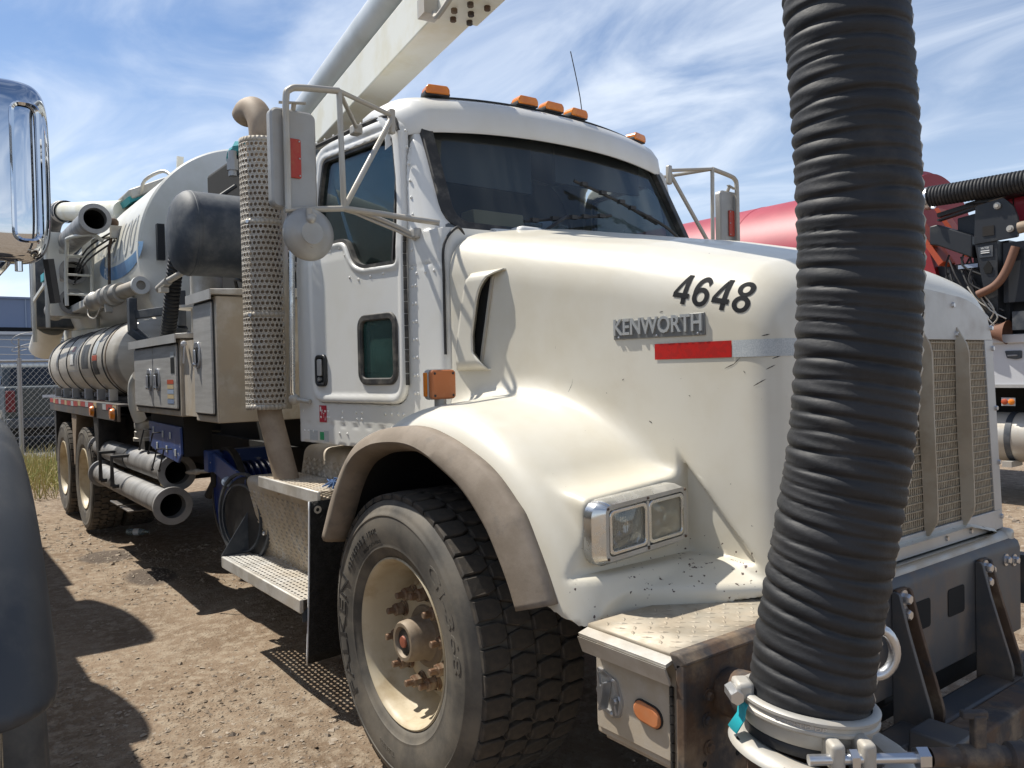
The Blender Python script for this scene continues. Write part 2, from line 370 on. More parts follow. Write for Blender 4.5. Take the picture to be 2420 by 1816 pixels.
def fit(v, u0, u1, w0, w1):            # scale text to a rectangle
    lo = v.min(0); hi = v.max(0); o = v.copy()
    o[:, 0] = u0 + (v[:, 0] - lo[0]) / (hi[0] - lo[0]) * (u1 - u0); o[:, 1] = w0 + (v[:, 1] - lo[1]) / (hi[1] - lo[1]) * (w1 - w0); return o

# ------------------------------------------------------------------ signed-distance modelling (moulded shells)
def smax(a, b, k): h = np.maximum(k - np.abs(a - b), 0) / k; return np.maximum(a, b) + h * h * k * .25
def smin(a, b, k): return -smax(-a, -b, k)
def polysd(P, x, z):
    P = np.array(P); d = np.full(np.broadcast(x, z).shape, 1e9); s = np.ones(d.shape)
    K = len(P)
    for i in range(K):
        a = P[i]; b = P[i - 1]; ex, ez = b - a; wx = x - a[0]; wz = z - a[1]
        t = np.clip((wx * ex + wz * ez) / (ex * ex + ez * ez), 0, 1); bx = wx - ex * t; bz = wz - ez * t
        d = np.minimum(d, bx * bx + bz * bz)
        c1 = z >= a[1]; c2 = z < b[1]; c3 = ex * wz > ez * wx
        s = np.where((c1 & c2 & c3) | (~c1 & ~c2 & ~c3), -s, s)
    return s * np.sqrt(d)
def nets(f, lo, hi, h, iters=3):
    ax = [np.arange(lo[i], hi[i] + h, h) for i in range(3)]
    X = np.meshgrid(*ax, indexing='ij', sparse=True); V = np.ascontiguousarray(np.broadcast_to(f(*X), [len(a) for a in ax])).astype(np.float32)
    S = V < 0; n = [len(a) - 1 for a in ax]
    acc = np.zeros((*n, 3), np.float32); cnt = np.zeros(n, np.float32)
    for axis in range(3):
        s0 = [slice(None)] * 3; s1 = [slice(None)] * 3; s0[axis] = slice(0, -1); s1[axis] = slice(1, None)
        a = V[tuple(s0)]; b = V[tuple(s1)]; cr = S[tuple(s0)] != S[tuple(s1)]
        t = np.where(cr, a / np.where(cr, a - b, 1), 0)
        o1, o2 = [q for q in range(3) if q != axis]
        for d1 in (0, 1):
            for d2 in (0, 1):
                sl_ = [slice(None)] * 3; sl_[o1] = slice(d1, d1 + n[o1]); sl_[o2] = slice(d2, d2 + n[o2])
                c = cr[tuple(sl_)].astype(np.float32); cnt += c
                acc[..., axis] += c * t[tuple(sl_)]; acc[..., o1] += c * d1; acc[..., o2] += c * d2
    m = cnt > 0; idx = -np.ones(n, int); idx[m] = np.arange(m.sum())
    ijk = np.argwhere(m); P = (ijk + acc[m] / cnt[m][:, None]) * h + np.array(lo)
    Q = []
    for axis in range(3):
        o1, o2 = [(1, 2), (2, 0), (0, 1)][axis]
        s0 = [slice(None)] * 3; s1 = [slice(None)] * 3; s0[axis] = slice(0, -1); s1[axis] = slice(1, None)
        e = np.argwhere(S[tuple(s0)] != S[tuple(s1)])
        e = e[(e[:, o1] > 0) & (e[:, o2] > 0) & (e[:, o1] < n[o1]) & (e[:, o2] < n[o2])]
        ins = S[e[:, 0], e[:, 1], e[:, 2]]
        def at(a, b):
            q = e.copy(); q[:, o1] -= a; q[:, o2] -= b; return idx[q[:, 0], q[:, 1], q[:, 2]]
        q = np.stack([at(1, 1), at(0, 1), at(0, 0), at(1, 0)], 1); q[~ins] = q[~ins][:, ::-1]; Q.append(q)
    Q = np.concatenate(Q); Q = Q[(Q >= 0).all(1)]
    P0 = P.copy(); e = h * .2
    for _ in range(iters):
        v = f(P[:, 0], P[:, 1], P[:, 2])
        g = np.stack([(f(*(P + e * np.eye(3)[i]).T) - f(*(P - e * np.eye(3)[i]).T)) / (2 * e) for i in range(3)], 1)
        st = -(v / np.maximum((g * g).sum(1), .15))[:, None] * g
        L = np.linalg.norm(st, axis=1, keepdims=True); P = P + st * np.minimum(1, .4 * h / np.maximum(L, 1e-9))
    return P, Q
def npmesh(name, P, Q):
    me = bpy.data.meshes.new(name); me.vertices.add(len(P)); me.vertices.foreach_set('co', P.astype(np.float32).ravel())
    me.loops.add(Q.size); me.loops.foreach_set('vertex_index', Q.astype(np.int32).ravel())
    me.polygons.add(len(Q)); me.polygons.foreach_set('loop_start', np.arange(0, Q.size, 4, dtype=np.int32)); me.polygons.foreach_set('loop_total', np.full(len(Q), 4, np.int32))
    me.update(); me.validate(); return me
def mirror(P, Q):                      # weld-free mirrored copy in y
    P2 = P * np.array([1, -1, 1]); return np.concatenate([P, P2]), np.concatenate([Q, Q[:, ::-1] + len(P)])
# ================================================================== setting
def ground_mat():
    m = bpy.data.materials.new('dirt'); m.use_nodes = True; t = m.node_tree; b = t.nodes['Principled BSDF']; b.inputs['Roughness'].default_value = .95; b.inputs['Specular IOR Level'].default_value = .15
    tcn = N(t, 'ShaderNodeTexCoord'); v = tcn.outputs['Object']
    def noise(s, d=6, ro=.6):
        n = N(t, 'ShaderNodeTexNoise'); n.inputs['Scale'].default_value = s; n.inputs['Detail'].default_value = d; n.inputs['Roughness'].default_value = ro; t.links.new(v, n.inputs['Vector']); return n.outputs[0]
    def mix(f, a, c):
        mx = N(t, 'ShaderNodeMix', data_type='RGBA')
        if isinstance(f, float): mx.inputs[0].default_value = f
        else: t.links.new(f, mx.inputs[0])
        for i, q in ((6, a), (7, c)):
            if isinstance(q, tuple): mx.inputs[i].default_value = (*q, 1)
            else: t.links.new(q, mx.inputs[i])
        return mx.outputs[2]
    c = mix(mapr(t, noise(1.1, 5), .36, .66), (.19, .136, .092), (.265, .200, .142))
    mpt = N(t, 'ShaderNodeMapping'); mpt.inputs['Scale'].default_value = (.22, 1.9, 1); t.links.new(v, mpt.inputs[0]); nt_ = N(t, 'ShaderNodeTexNoise'); nt_.inputs['Scale'].default_value = 1.3; nt_.inputs['Detail'].default_value = 4; t.links.new(mpt.outputs[0], nt_.inputs['Vector'])
    c = mix(mth(t, 'MULTIPLY', mapr(t, nt_.outputs[0], .48, .66), .38), c, (.125, .088, .058))       # compacted wheel tracks
    c = mix(mapr(t, noise(14, 8, .7), .42, .66), c, (.325, .265, .198))
    vo = N(t, 'ShaderNodeTexVoronoi'); vo.inputs['Scale'].default_value = 46; t.links.new(v, vo.inputs['Vector'])
    c = mix(mth(t, 'MULTIPLY', mapr(t, vo.outputs['Distance'], .12, .34, 1, 0), mapr(t, noise(2.3, 3), .45, .7, .1, .75)), c, (.30, .255, .205))
    sp = N(t, 'ShaderNodeSeparateXYZ'); t.links.new(v, sp.inputs[0])
    wn = mth(t, 'MULTIPLY', mth(t, 'SUBTRACT', noise(5, 5), .5), .5)
    for cx, cy, rx, ry in ((-5.08, -1.30, .32, .25), (-4.08, -1.17, .30, .21)):   # damp drip stains
        d = mth(t, 'SQRT', mth(t, 'ADD', mth(t, 'POWER', mth(t, 'DIVIDE', mth(t, 'SUBTRACT', sp.outputs[0], cx), rx), 2), mth(t, 'POWER', mth(t, 'DIVIDE', mth(t, 'SUBTRACT', sp.outputs[1], cy), ry), 2)))
        c = mix(mth(t, 'MULTIPLY', mapr(t, mth(t, 'ADD', d, wn), .72, 1.02, 1, 0), .75), c, (.075, .062, .055))
    t.links.new(c, b.inputs['Base Color'])
    bn = N(t, 'ShaderNodeBump'); bn.inputs['Strength'].default_value = .9; bn.inputs['Distance'].default_value = .02
    h = mth(t, 'ADD', mth(t, 'MULTIPLY', noise(24, 8, .7), .8), mth(t, 'MULTIPLY', mapr(t, vo.outputs['Distance'], .0, .45, 1, 0), .35))
    t.links.new(h, bn.inputs['Height']); t.links.new(bn.outputs[0], b.inputs['Normal']); MATS['dirt'] = m
ground_mat()
g = MB()
def undul(x, y): return .012 * math.sin(x * 2.1 + y) + .010 * math.sin(y * 3.3 - x * 1.2) + .006 * math.sin(x * 7 + y * 5)
def gz(x, y):
    d = math.hypot(x + 2, y + 1); return -.02 + undul(x, y) * max(0., 1 - d / 14)
g.grid(lambda u, w_: (-14 + 20 * u, -7 + 10 * w_, gz(-14 + 20 * u, -7 + 10 * w_)), 200, 100)
for a in ((-300, -14, -300, 300), (6, 300, -300, 300), (-14, 6, -300, -7), (-14, 6, 3, 300)): g.add([(a[0], a[2], -.02), (a[1], a[2], -.02), (a[1], a[3], -.02), (a[0], a[3], -.02)], [(0, 1, 2, 3)])
tag(g.build('ground', 'dirt'), None, kind='structure')
# loose stones: gravel on the dirt
mat('stone', (.22, .170, .122), .9, col2=(.36, .30, .235), scale=3.5, lo=.3, hi=.7, detail=2)
sv = []; sf = []
base = np.array([(1, 0, 0), (-1, 0, 0), (0, 1, 0), (0, -1, 0), (0, 0, 1), (0, 0, -1)], float); bf = [(0, 2, 4), (2, 1, 4), (1, 3, 4), (3, 0, 4), (2, 0, 5), (1, 2, 5), (3, 1, 5), (0, 3, 5)]
def stones(n, x0, x1, y0, y1, s0, s1):
    for _ in range(n):
        x = random.uniform(x0, x1); y = random.uniform(y0, y1); s = s0 + (s1 - s0) * random.random() ** 3.2
        if math.sin(x * 2.3 + 1.7 * y) + math.sin(y * 3.1 - x) + random.uniform(-1.3, 1.3) < -.2: continue
        a = random.random() * 6.28; ca, sa = math.cos(a), math.sin(a); k = base * np.array([s * random.uniform(.7, 1.4), s * random.uniform(.6, 1.1), s * random.uniform(.3, .6)]) + rng.normal(0, .18 * s, (6, 3))
        b = len(sv)
        for p in k: sv.append((x + ca * p[0] - sa * p[1], y + sa * p[0] + ca * p[1], gz(x, y) + s * .12 + p[2]))
        sf.extend(tuple(b + i for i in q) for q in bf)
stones(15000, -5.2, .6, -2.6, -.3, .003, .016); stones(7000, -12, -4.5, -2.6, 0, .006, .026); stones(3500, -2, 3, 2, 12, .012, .05); stones(1500, 1.3, 3.2, -1, 1.6, .006, .025)
gs = MB(); gs.v = sv; gs.f = sf
tag(gs.build('gravel', 'stone', smooth=0), 'loose tan gravel stones scattered over the dirt yard', 'gravel', kind='stuff')

# ================================================================== the white vacuum truck
TR = thing('vacuum_truck', 'white vacuum truck with black fleet number 4648 on its hood', 'truck')
def side(x): return .835 - .113 * x
def sidept(x, z, off=0.): return (x, -(side(x) + off), z)     # on the visible flank, off = outwards

# ---------------- hood shell
LOW = [(-.50, .845), (-.42, .965), (-.325, 1.112), (-.225, 1.205), (-.105, 1.255), (.002, 1.275), (.132, 1.283), (.223, 1.277), (.308, 1.257), (.388, 1.228), (.49, 1.185), (.561, 1.141), (.628, 1.084), (.671, 1.038), (.743, .935), (.786, .853)]
UPP = [(-.60, .86), (-.52, 1.0), (-.40, 1.15), (-.27, 1.252), (-.12, 1.306), (-.0, 1.328), (.132, 1.340), (.245, 1.336), (.345, 1.318), (.44, 1.292), (.553, 1.250), (.635, 1.205), (.715, 1.143), (.765, 1.095), (.846, .975), (.893, .885)]
ARCH = [(-.56, .5)] + [(x, z + .012) for x, z in LOW] + [(.80, .5)]
POD = True
def hoodf(x, y, z):
    ay = np.abs(y); sd = .835 - .113 * x
    s = (ay - sd) * .99
    crest = np.interp(x, [-.3, -.17, .4, .67, .9, 1.14, 1.26, 1.4], [2.115, 2.095, 1.975, 1.92, 1.86, 1.795, 1.74, 1.66])
    crown = np.interp(x, [-.2, .6, 1.25], [.075, .08, .09])
    top = (z - crest - crown * (1 - (ay / .75) ** 2)) * .96
    front = x - (1.287 - .024 * (z - .9))
    body = smax(smax(s, top, .15), front, .13)
    body = np.maximum(smax(body, -.2 - x, .035), .885 - z)
    d1 = (np.hypot(x - .2, z - .55) - (.85 + .10 * (1.22 - ay))) * .94
    fen = smax(smax(d1, ay - 1.226, .13), -.47 - x, .04); fen = np.maximum(fen, x - .99)
    f = smin(body, fen, .075)
    if not POD: return smax(smax(f, .868 - z, .03), -np.maximum(polysd(ARCH, x, z), .5 - ay), .015)
    pt = (z - (1.213 - .19 * (x - .64) + .09 * (1.1 - ay))) * .97
    pod = smax(pt, smax(ay - 1.125, (x + .63 * ay - 1.648) / 1.18, .05), .03)
    pod = smax(pod, (.80 * (x - .985) + .6 * (ay - 1.05)), .03)
    q_ = np.clip((x - .84) / .14, 0, 1); zb = .868 - .036 * q_ * q_ * (3 - 2 * q_) + .22 * np.maximum(x - 1.0, 0)
    pod = np.maximum(pod, .55 - x)
    back = smax(pod, x - .922, .022)
    df = -(x + .63 * ay - 1.648) / 1.18
    ledge = smax(pod, (z - np.minimum(.957, .905 + .42 * df)) * .93, .018)
    f = smin(f, back, .03); f = smin(f, ledge, .02)
    pk2 = np.maximum(np.maximum(.957 - z, .915 - x), np.maximum(sd - .035 - ay, (z - 1.185 + 1.17 * (x - .965)) * .65))
    f = smax(f, -pk2, .02)
    f = np.maximum(f, zb - z)
    arch = np.maximum(polysd(ARCH, x, z), .5 - ay)
    return smax(f, -arch, .015)
P, Q = nets(hoodf, (-.5, -1.27, .80), (1.33, 1.27, 2.22), .0125)
def hoodmat():
    m = MATS['cream'].copy(); m.name = 'hoodpaint'; t = m.node_tree; b = t.nodes['Principled BSDF']; src = b.inputs['Base Color'].links[0].from_socket
    tcn = N(t, 'ShaderNodeTexCoord'); v = tcn.outputs['Object']; sp = N(t, 'ShaderNodeSeparateXYZ'); t.links.new(v, sp.inputs[0])
    n = N(t, 'ShaderNodeTexNoise'); n.inputs['Scale'].default_value = 62; n.inputs['Detail'].default_value = 4; t.links.new(v, n.inputs['Vector'])
    n2 = N(t, 'ShaderNodeTexNoise'); n2.inputs['Scale'].default_value = 9; n2.inputs['Detail'].default_value = 3; t.links.new(v, n2.inputs['Vector'])
    # stone chips concentrated along the low nose, where the road throws them
    w = mth(t, 'MULTIPLY', mapr(t, sp.outputs[0], .72, .98), mapr(t, sp.outputs[2], 1.16, .90))
    w2 = mapr(t, mth(t, 'ABSOLUTE', mth(t, 'SUBTRACT', sp.outputs[2], .94)), .10, .02)
    thr = mth(t, 'SUBTRACT', .77, mth(t, 'ADD', mth(t, 'MULTIPLY', w, .085), mth(t, 'MULTIPLY', mth(t, 'MULTIPLY', w, mapr(t, n2.outputs[0], .45, .65)), .085)))
    ch = mapr(t, mth(t, 'SUBTRACT', n.outputs[0], thr), .0, .012)
    mx = N(t, 'ShaderNodeMix', data_type='RGBA'); t.links.new(ch, mx.inputs[0]); t.links.new(src, mx.inputs[6]); mx.inputs[7].default_value = (.075, .045, .035, 1)
    t.links.new(mx.outputs[2], b.inputs['Base Color']); MATS['hoodpaint'] = m
hoodmat()
HOOD = link('hood', npmesh('hood', P, Q), 'hoodpaint', TR, smooth=50)
def hood_y(x, z, off=.002):            # the flank's y at (x,z), searched from outside
    x = np.asarray(x, float); z = np.asarray(z, float); y = np.full(x.shape, -1.3)
    for _ in range(90): y = y + np.clip(hoodf(x, y, z), -.02, .05) * .8
    return y - off
def on_hood(v, f, name, m, off=.0025, cuts=2):
    import bmesh
    bm = bmesh.new(); vs = [bm.verts.new((p[0], 0, p[1])) for p in v]
    for q in f:
        try: bm.faces.new([vs[i] for i in q])
        except ValueError: pass
    bmesh.ops.triangulate(bm, faces=bm.faces)
    for _ in range(cuts):
        e = [e for e in bm.edges if e.calc_length() > .012]
        if not e: break
        bmesh.ops.subdivide_edges(bm, edges=e, cuts=1); bmesh.ops.triangulate(bm, faces=[q for q in bm.faces if len(q.verts) > 3])
    X = np.array([p.co.x for p in bm.verts]); Zc = np.array([p.co.z for p in bm.verts]); Y = hood_y(X, Zc, off)
    for p, y in zip(bm.verts, Y): p.co.y = y
    me = bpy.data.meshes.new(name); bm.to_mesh(me); bm.free(); return link(name, me, m, HOOD, smooth=60)
# fleet number, sloping down towards the nose
def ell(cx, cy, rx, ry, a0=0, a1=360, n=28): return [(cx + rx * math.cos(R(a0 + (a1 - a0) * i / n)), cy + ry * math.sin(R(a0 + (a1 - a0) * i / n))) for i in range(n + 1)]
def band(o, i): n = len(o); return o + i, [(k, k + 1, n + k + 1, n + k) for k in range(n - 1)]
def digit(ch):
    if ch == '4': return [([(.56, 0), (.84, 0), (.84, 1), (.56, 1)], [(0, 1, 2, 3)]), ([(.0, .205), (1.0, .205), (1.0, .375), (.0, .375)], [(0, 1, 2, 3)]), ([(.0, .375), (.22, .375), (.56, .74), (.56, 1.0)], [(0, 1, 2, 3)])]
    if ch == '8': return [band(ell(.5, .275, .5, .275), ell(.5, .275, .23, .135)), band(ell(.5, .76, .45, .24), ell(.5, .76, .2, .115))]
    return [band(ell(.5, .32, .5, .32), ell(.5, .32, .23, .165)), band(ell(.52, .5, .52, .5, 195, 42), ell(.55, .53, .28, .31, 195, 30))]
piece = 0
for k, ch in enumerate('4648'):
    bmv = []; bmf = []
    for V0, F0 in digit(ch):
        bmv.append(V0); bmf.append(F0)
    for V0, F0 in zip(bmv, bmf):
        w = np.array([(.893 + .067 * k + .056 * p[0] + .019 * p[1], 1.727 + .088 * p[1] - .0138 * k - .0115 * p[0]) for p in V0]); piece += 1
        tag(on_hood(w, F0, 'fleet_number_stroke', 'numblack', off=.0012 + .0003 * (piece % 3), cuts=2), None)
for nm, a, b_, mt in (('red_reflective_tape', .829, 1.100, 'red'), ('white_reflective_tape', 1.102, 1.272, 'reflwhite')):
    k = 24; w = [(a + (b_ - a) * i / k, z) for i in range(k + 1) for z in (1.552, 1.601)]; on_hood(np.array(w), [(2 * i, 2 * i + 2, 2 * i + 3, 2 * i + 1) for i in range(k)], nm, mt, cuts=0)
# name plate with raised letters
npl = MB()
_py = [float(hood_y(np.array([u_]), np.array([1.655]), 0)[0]) for u_ in (.66, .84, 1.02)]
def plate(u, w_, h): return (u, float(np.interp(u, [.66, .84, 1.02], _py)) - h, w_)
npl.prism([(.667, 1.621), (1.014, 1.621), (1.012, 1.689), (.960, 1.689), (.955, 1.682), (.675, 1.682), (.667, 1.670)], plate, -.01, .0045)
NP = npl.build('name_plate', 'platedark', HOOD, bevel=.002)
v, f = text('KENWORTH', extrude=.12, bold=.018); zmin, zmax = v[:, 2].min(), v[:, 2].max(); v2 = fit(v, .672, 1.006, 1.634, 1.688)
lt = MB(); lt.add([plate(p[0], p[1], .004 + .0065 * (q[2] - zmin) / (zmax - zmin)) for p, q in zip(v2, v)], f); lt.build('raised_letters', 'plategrey', HOOD)
for x in (.69, .84, .99): MB().ball(plate(x, 1.6275, .005), .0045, 4).build('plate_screw', 'zinc', HOOD)
# scuffs and scratches in the flank's paint
for pts_ in ([(.462, 1.448), (.475, 1.475), (.481, 1.497)], [(1.075, 1.520), (1.105, 1.532), (1.128, 1.553)], [(1.135, 1.512), (1.142, 1.505)], [(1.20, 1.515), (1.222, 1.527)], [(1.165, 1.468), (1.20, 1.488)], [(.80, 1.358), (.812, 1.352)], [(.695, 1.488), (.703, 1.492)], [(.848, 1.70), (.862, 1.702)], [(1.215, 1.545), (1.232, 1.552)], [(.40, 1.60), (.402, 1.612)], [(.95, 1.44), (.956, 1.438)], [(1.19, 1.61), (1.21, 1.614)]):
    X_ = np.interp(np.linspace(0, 1, 7), np.linspace(0, 1, len(pts_)), [p[0] for p in pts_]); Z_ = np.interp(np.linspace(0, 1, 7), np.linspace(0, 1, len(pts_)), [p[1] for p in pts_]); Yh = hood_y(X_, Z_, .0008)
    wd_ = [.0004, .0010, .0016, .0012, .0018, .0010, .0003]; sx = MB(); sx.add([p for i in range(7) for p in ((X_[i], Yh[i], Z_[i] - wd_[i]), (X_[i], Yh[i], Z_[i] + wd_[i]))], [(2 * i, 2 * i + 2, 2 * i + 3, 2 * i + 1) for i in range(6)]); sx.build('paint_scratch', 'gasket', HOOD, smooth=0)
# air intake scoop
_gx = np.linspace(-.198, .2, 9); _gz = np.linspace(1.5, 1.95, 9); _GX, _GZ = np.meshgrid(_gx, _gz, indexing='ij'); _gy = hood_y(_GX.ravel(), _GZ.ravel(), 0).reshape(9, 9)
def fr(x, z, o):                       # a point o off the flank
    col_ = [np.interp(z, _gz, _gy[i]) for i in range(9)]; return (float(x), float(np.interp(x, _gx, col_)) - o, float(z))
sc = MB(); SZ = [1.535, 1.555, 1.60, 1.667, 1.798, 1.843, 1.885, 1.912]; SX0 = [-.142, -.140, -.130, -.115, -.085, -.073, -.064, -.045]; SX1 = [.056, .050, .002, .0, .030, .047, .085, .148]
def scoopfn(u, w_):                    # u from the rear edge to the lip, w_ up
    z = SZ[0] + (SZ[-1] - SZ[0]) * w_; x0 = np.interp(z, SZ, SX0); x1 = np.interp(z, SZ, SX1); x = x0 + (x1 - x0) * u
    e = min(1, u / .25) ** .7; edge = min(1., (1 - w_) / .07, w_ / .07); return fr(x, z, .002 + (.036 * e) * (.25 + .75 * math.sqrt(max(0, edge))))
sc.grid(scoopfn, 12, 30)
for w_ in (0, 1):                      # close the ends towards the flank
    row = [scoopfn(i / 12, w_) for i in range(13)]; low = [(p[0], p[1] + .03, p[2]) for p in row]
    sc.add(row + low, [(i, i + 1, 14 + i, 13 + i) if w_ == 0 else (13 + i, 14 + i, i + 1, i) for i in range(12)])
SCP = sc.build('air_intake_scoop', 'cream', HOOD, smooth=50, solid=.006)
mo = MB(); zs = np.linspace(1.56, 1.89, 16); mo.add([p for z in zs for p in (fr(float(np.interp(z, SZ, SX1)) - .03, z, .004), fr(.008 + .075 * (z - 1.56) / .32, z, .004))], [(2 * i, 2 * i + 2, 2 * i + 3, 2 * i + 1) for i in range(15)]); mo.build('intake_dark_mouth', 'darkin', HOOD)  # flat black sheet standing in for the shade inside the scoop mouth
mo = MB(); mo.bar(fr(.010, 1.56, .006), fr(.086, 1.89, .006), .012, .010); mo.build('intake_frame', 'greyrail', HOOD)
# turn signal on the fender
TS = MB(); TS.prism(rrect(-1.128, -1.02, 1.428, 1.538, .014), lambda a, b, h: (h, a, b), .055, .082); TS = TS.build('turn_signal', 'castalu', TR, bevel=.004)
ln = MB(); ln.prism(rrect(-1.126, -1.022, 1.430, 1.536, .014), lambda a, b, h: (h, a, b), .083, .108); ln.build('signal_lens', 'amberdust', TS, bevel=.007)
ln = MB(); ln.prism(rrect(.060, .078, 1.44, 1.527, .004), lambda a, b, h: (a, -h, b), 1.127, 1.134); ln.build('side_lens', 'amber', TS)
MB().cyl((.08, -1.075, 1.37), (.08, -1.075, 1.43), .022).build('lamp_stalk', 'castalu', TS)
for yy, zz_ in ((-1.113, 1.443), (-1.035, 1.443), (-1.113, 1.523), (-1.035, 1.523)): MB().ball((.108, yy, zz_), .005, 4).build('lens_screw', 'rust', TS)
# fender flare
fl = MB(); K = len(LOW); lo_ = smoothpath([(x, 0, z) for x, z in LOW], 4); up_ = smoothpath([(x, 0, z) for x, z in UPP], 4)
rows = [(0, -.030, -1.20), (0, -.012, -1.262), (0, 0, -1.279), (.12, 0, -1.284), (.55, 0, -1.272), (.93, 0, -1.250), (1., 0, -1.243), (1.0, 0, -1.205)]
Vv = []
for i in range(len(lo_)):
    a, b = lo_[i], up_[i]; d = (b - a)
    for t_, ex, y in rows:
        p = a + d * (t_ + ex / max(d.length, .02)) if ex else a + d * t_
        Vv.append((p.x, y, p.z))
nr = len(rows); fl.add(Vv, [(i * nr + j, (i + 1) * nr + j, (i + 1) * nr + j + 1, i * nr + j + 1) for i in range(len(lo_) - 1) for j in range(nr - 1)])
wl = MB(); AR = [(x, z) for x, z in shrink([(-.56, .5)] + [(x, z + .012) for x, z in LOW] + [(.80, .5)], .012)]
A2 = [p for p in AR if p[1] > .84]; wl.add([(x, y, z) for x, z in A2 for y in (-1.225, -.515)], [(2 * i, 2 * i + 2, 2 * i + 3, 2 * i + 1) for i in range(len(A2) - 1)]); wl.add([(x, -.512, z) for x, z in AR], [tuple(range(len(AR)))])
wl.build('wheel_well_liner', 'chassis', TR)  # dark sheet over the white well walls, added to make the inside read black
fl.build('fender_flare', 'flare', TR, smooth=50, solid=.006)
# headlight
def hlf(y, z, x): return (x, y, z + .065 * (y + .94))
HB = MB(); o1 = rrect(-1.140, -.768, .990, 1.172, .045); o2 = rrect(-1.108, -.775, 1.003, 1.160, .022); n_ = len(o1)
HB.add([hlf(a, b, .918) for a, b in o1] + [hlf(a, b, .950) for a, b in o1] + [hlf(a, b, .974) for a, b in o2], [(i + k * n_, (i + 1) % n_ + k * n_, (i + 1) % n_ + (k + 1) * n_, i + (k + 1) * n_) for k in (0, 1) for i in range(n_)])
HBo = HB.build('headlight', 'chromedull', TR, smooth=40)
fb = MB(); i1 = rrect(-1.096, -.788, 1.016, 1.148, .016)
fb.ring(o2, i1, hlf, .974, .960); fb.box(-.944 * 0 + .955, .974, -.946, -.935, 1.012, 1.146); fb.build('headlight_bezel', 'castalu', HBo)
for k, (y0, y1) in enumerate(((-1.090, -.948), (-.934, -.793))):
    lp = rrect(y0, y1, 1.024, 1.140, .014); lb = MB(); lb.ring(rrect(y0 - .004, y1 + .004, 1.020, 1.144, .016), rrect(y0 + .006, y1 - .006, 1.03, 1.134, .012), hlf, .957, .976); lb.build('lamp_rim', 'chromedull', HBo, bevel=.002)
    cx = (y0 + y1) / 2; l2 = MB()
    l2.grid(lambda u, w_: hlf(y0 + (y1 - y0) * u, 1.024 + .116 * w_, .966 + .010 * (1 - (2 * u - 1) ** 2) * (1 - (2 * w_ - 1) ** 2)), 28, 10); l2.build('lamp_lens', 'lens' if k == 0 else 'foglens', HBo, smooth=60)
    if k == 0:                          # vertical flutes moulded in the lens
        fm = MB(); [fm.box(.9645, .9665, y, y + .002, 1.033 + .065 * (y + .94), 1.130 + .065 * (y + .94)) for y in np.arange(y0 + .01, y1 - .008, .0065)]; stuff(fm.build('lens_flutes', 'lens', HBo, smooth=0))
    rf = MB(); rf.grid(lambda u, w_: hlf(y0 + (y1 - y0) * u, 1.024 + .116 * w_, .955 - .05 * (1 - min(1, (2 * u - 1) ** 2 + .7 * (2 * w_ - 1) ** 2))), 14, 12); rf.build('reflector', 'chrome', HBo, smooth=60)
    MB().cyl(hlf(cx, 1.082, .905), hlf(cx, 1.082, .94), .011).build('bulb', 'castalu', HBo)
for yy, zz_ in ((-1.1, 1.012), (-1.1, 1.152), (-.941, 1.010), (-.941, 1.154), (-.783, 1.012), (-.783, 1.152)): MB().ball(hlf(yy, zz_, .975), .0045, 4).build('bezel_screw', 'rust', HBo)

# ---------------- grille
xg = 1.287; GR = MB()
gx = lambda y, z, h: (xg + h - .024 * (z - .9), y, z)
HWo = .605; outer = rpoly([(-.60, .905), (.60, .905), (.565, 1.70), (.40, 1.775), (0, 1.80), (-.40, 1.775), (-.565, 1.70)], [.03, .03, .07, .1, .1, .1, .07], 4)
GI = [(-.535, .975), (.535, .975), (.505, 1.60), (-.505, 1.60)]
GR.prism([(-.60, .905), (.60, .905), (.597, .975), (-.597, .975)], gx, .0, .016)
GR.prism([(-.597, .975), (-.535, .975), (-.505, 1.60), (-.57, 1.60)], gx, .0, .016); GR.prism([(.535, .975), (.597, .975), (.57, 1.60), (.505, 1.60)], gx, .0, .016)
GR.prism([(-.57, 1.60), (.57, 1.60)] + rpoly([(.565, 1.68), (.40, 1.745), (0, 1.775), (-.40, 1.745), (-.565, 1.68)], [.03, .1, .1, .1, .03], 3), gx, .0, .016)
GRO = GR.build('grille', 'greyalu', TR, bevel=.003)
gb = MB(); gb.add([gx(*p, .001) for p in GI], [(0, 1, 2, 3)]); gb.build('grille_backing', 'darkin', GRO)
sm = MB()
for i in range(84):                     # the fine screen: slats and cross wires
    t_ = (i + .5) / 84; sm.bar(gx(-.533 + 1.066 * t_, .977, .006), gx(-.503 + 1.006 * t_, 1.598, .006), .0065, .005, (1, 0, 0))
for j in range(24):
    z = .99 + .6 * j / 23; hw = .535 - .03 * (z - .975) / .625; sm.bar(gx(-hw, z, .010), gx(hw, z, .010), .005, .004)
stuff(sm.build('grille_screen', 'grillemesh', GRO, smooth=0))
for yb in (-.24, .02, .285):
    br = MB(); prof = [(0, .0), (.09, .036), (.5, .040), (.9, .036), (1, .0)]; ks = []
    for k in range(25):
        t_ = k / 24; z = .945 + .70 * t_; h = np.interp(t_, [p[0] for p in prof], [p[1] for p in prof]); wd = .006 + .008 * min(1, h / .03); yy = yb + .004 * math.sin(9 * t_)
        ks.append([gx(yy - wd, z, .012), gx(yy - .004, z, .016 + h), gx(yy + .004, z, .016 + h), gx(yy + wd, z, .012)])
    br.add([p for r_ in ks for p in r_], [(i * 4 + j, (i + 1) * 4 + j, (i + 1) * 4 + j + 1, i * 4 + j + 1) for i in range(24) for j in range(3)]); br.build('grille_bar', 'tanmetal', GRO, smooth=60)
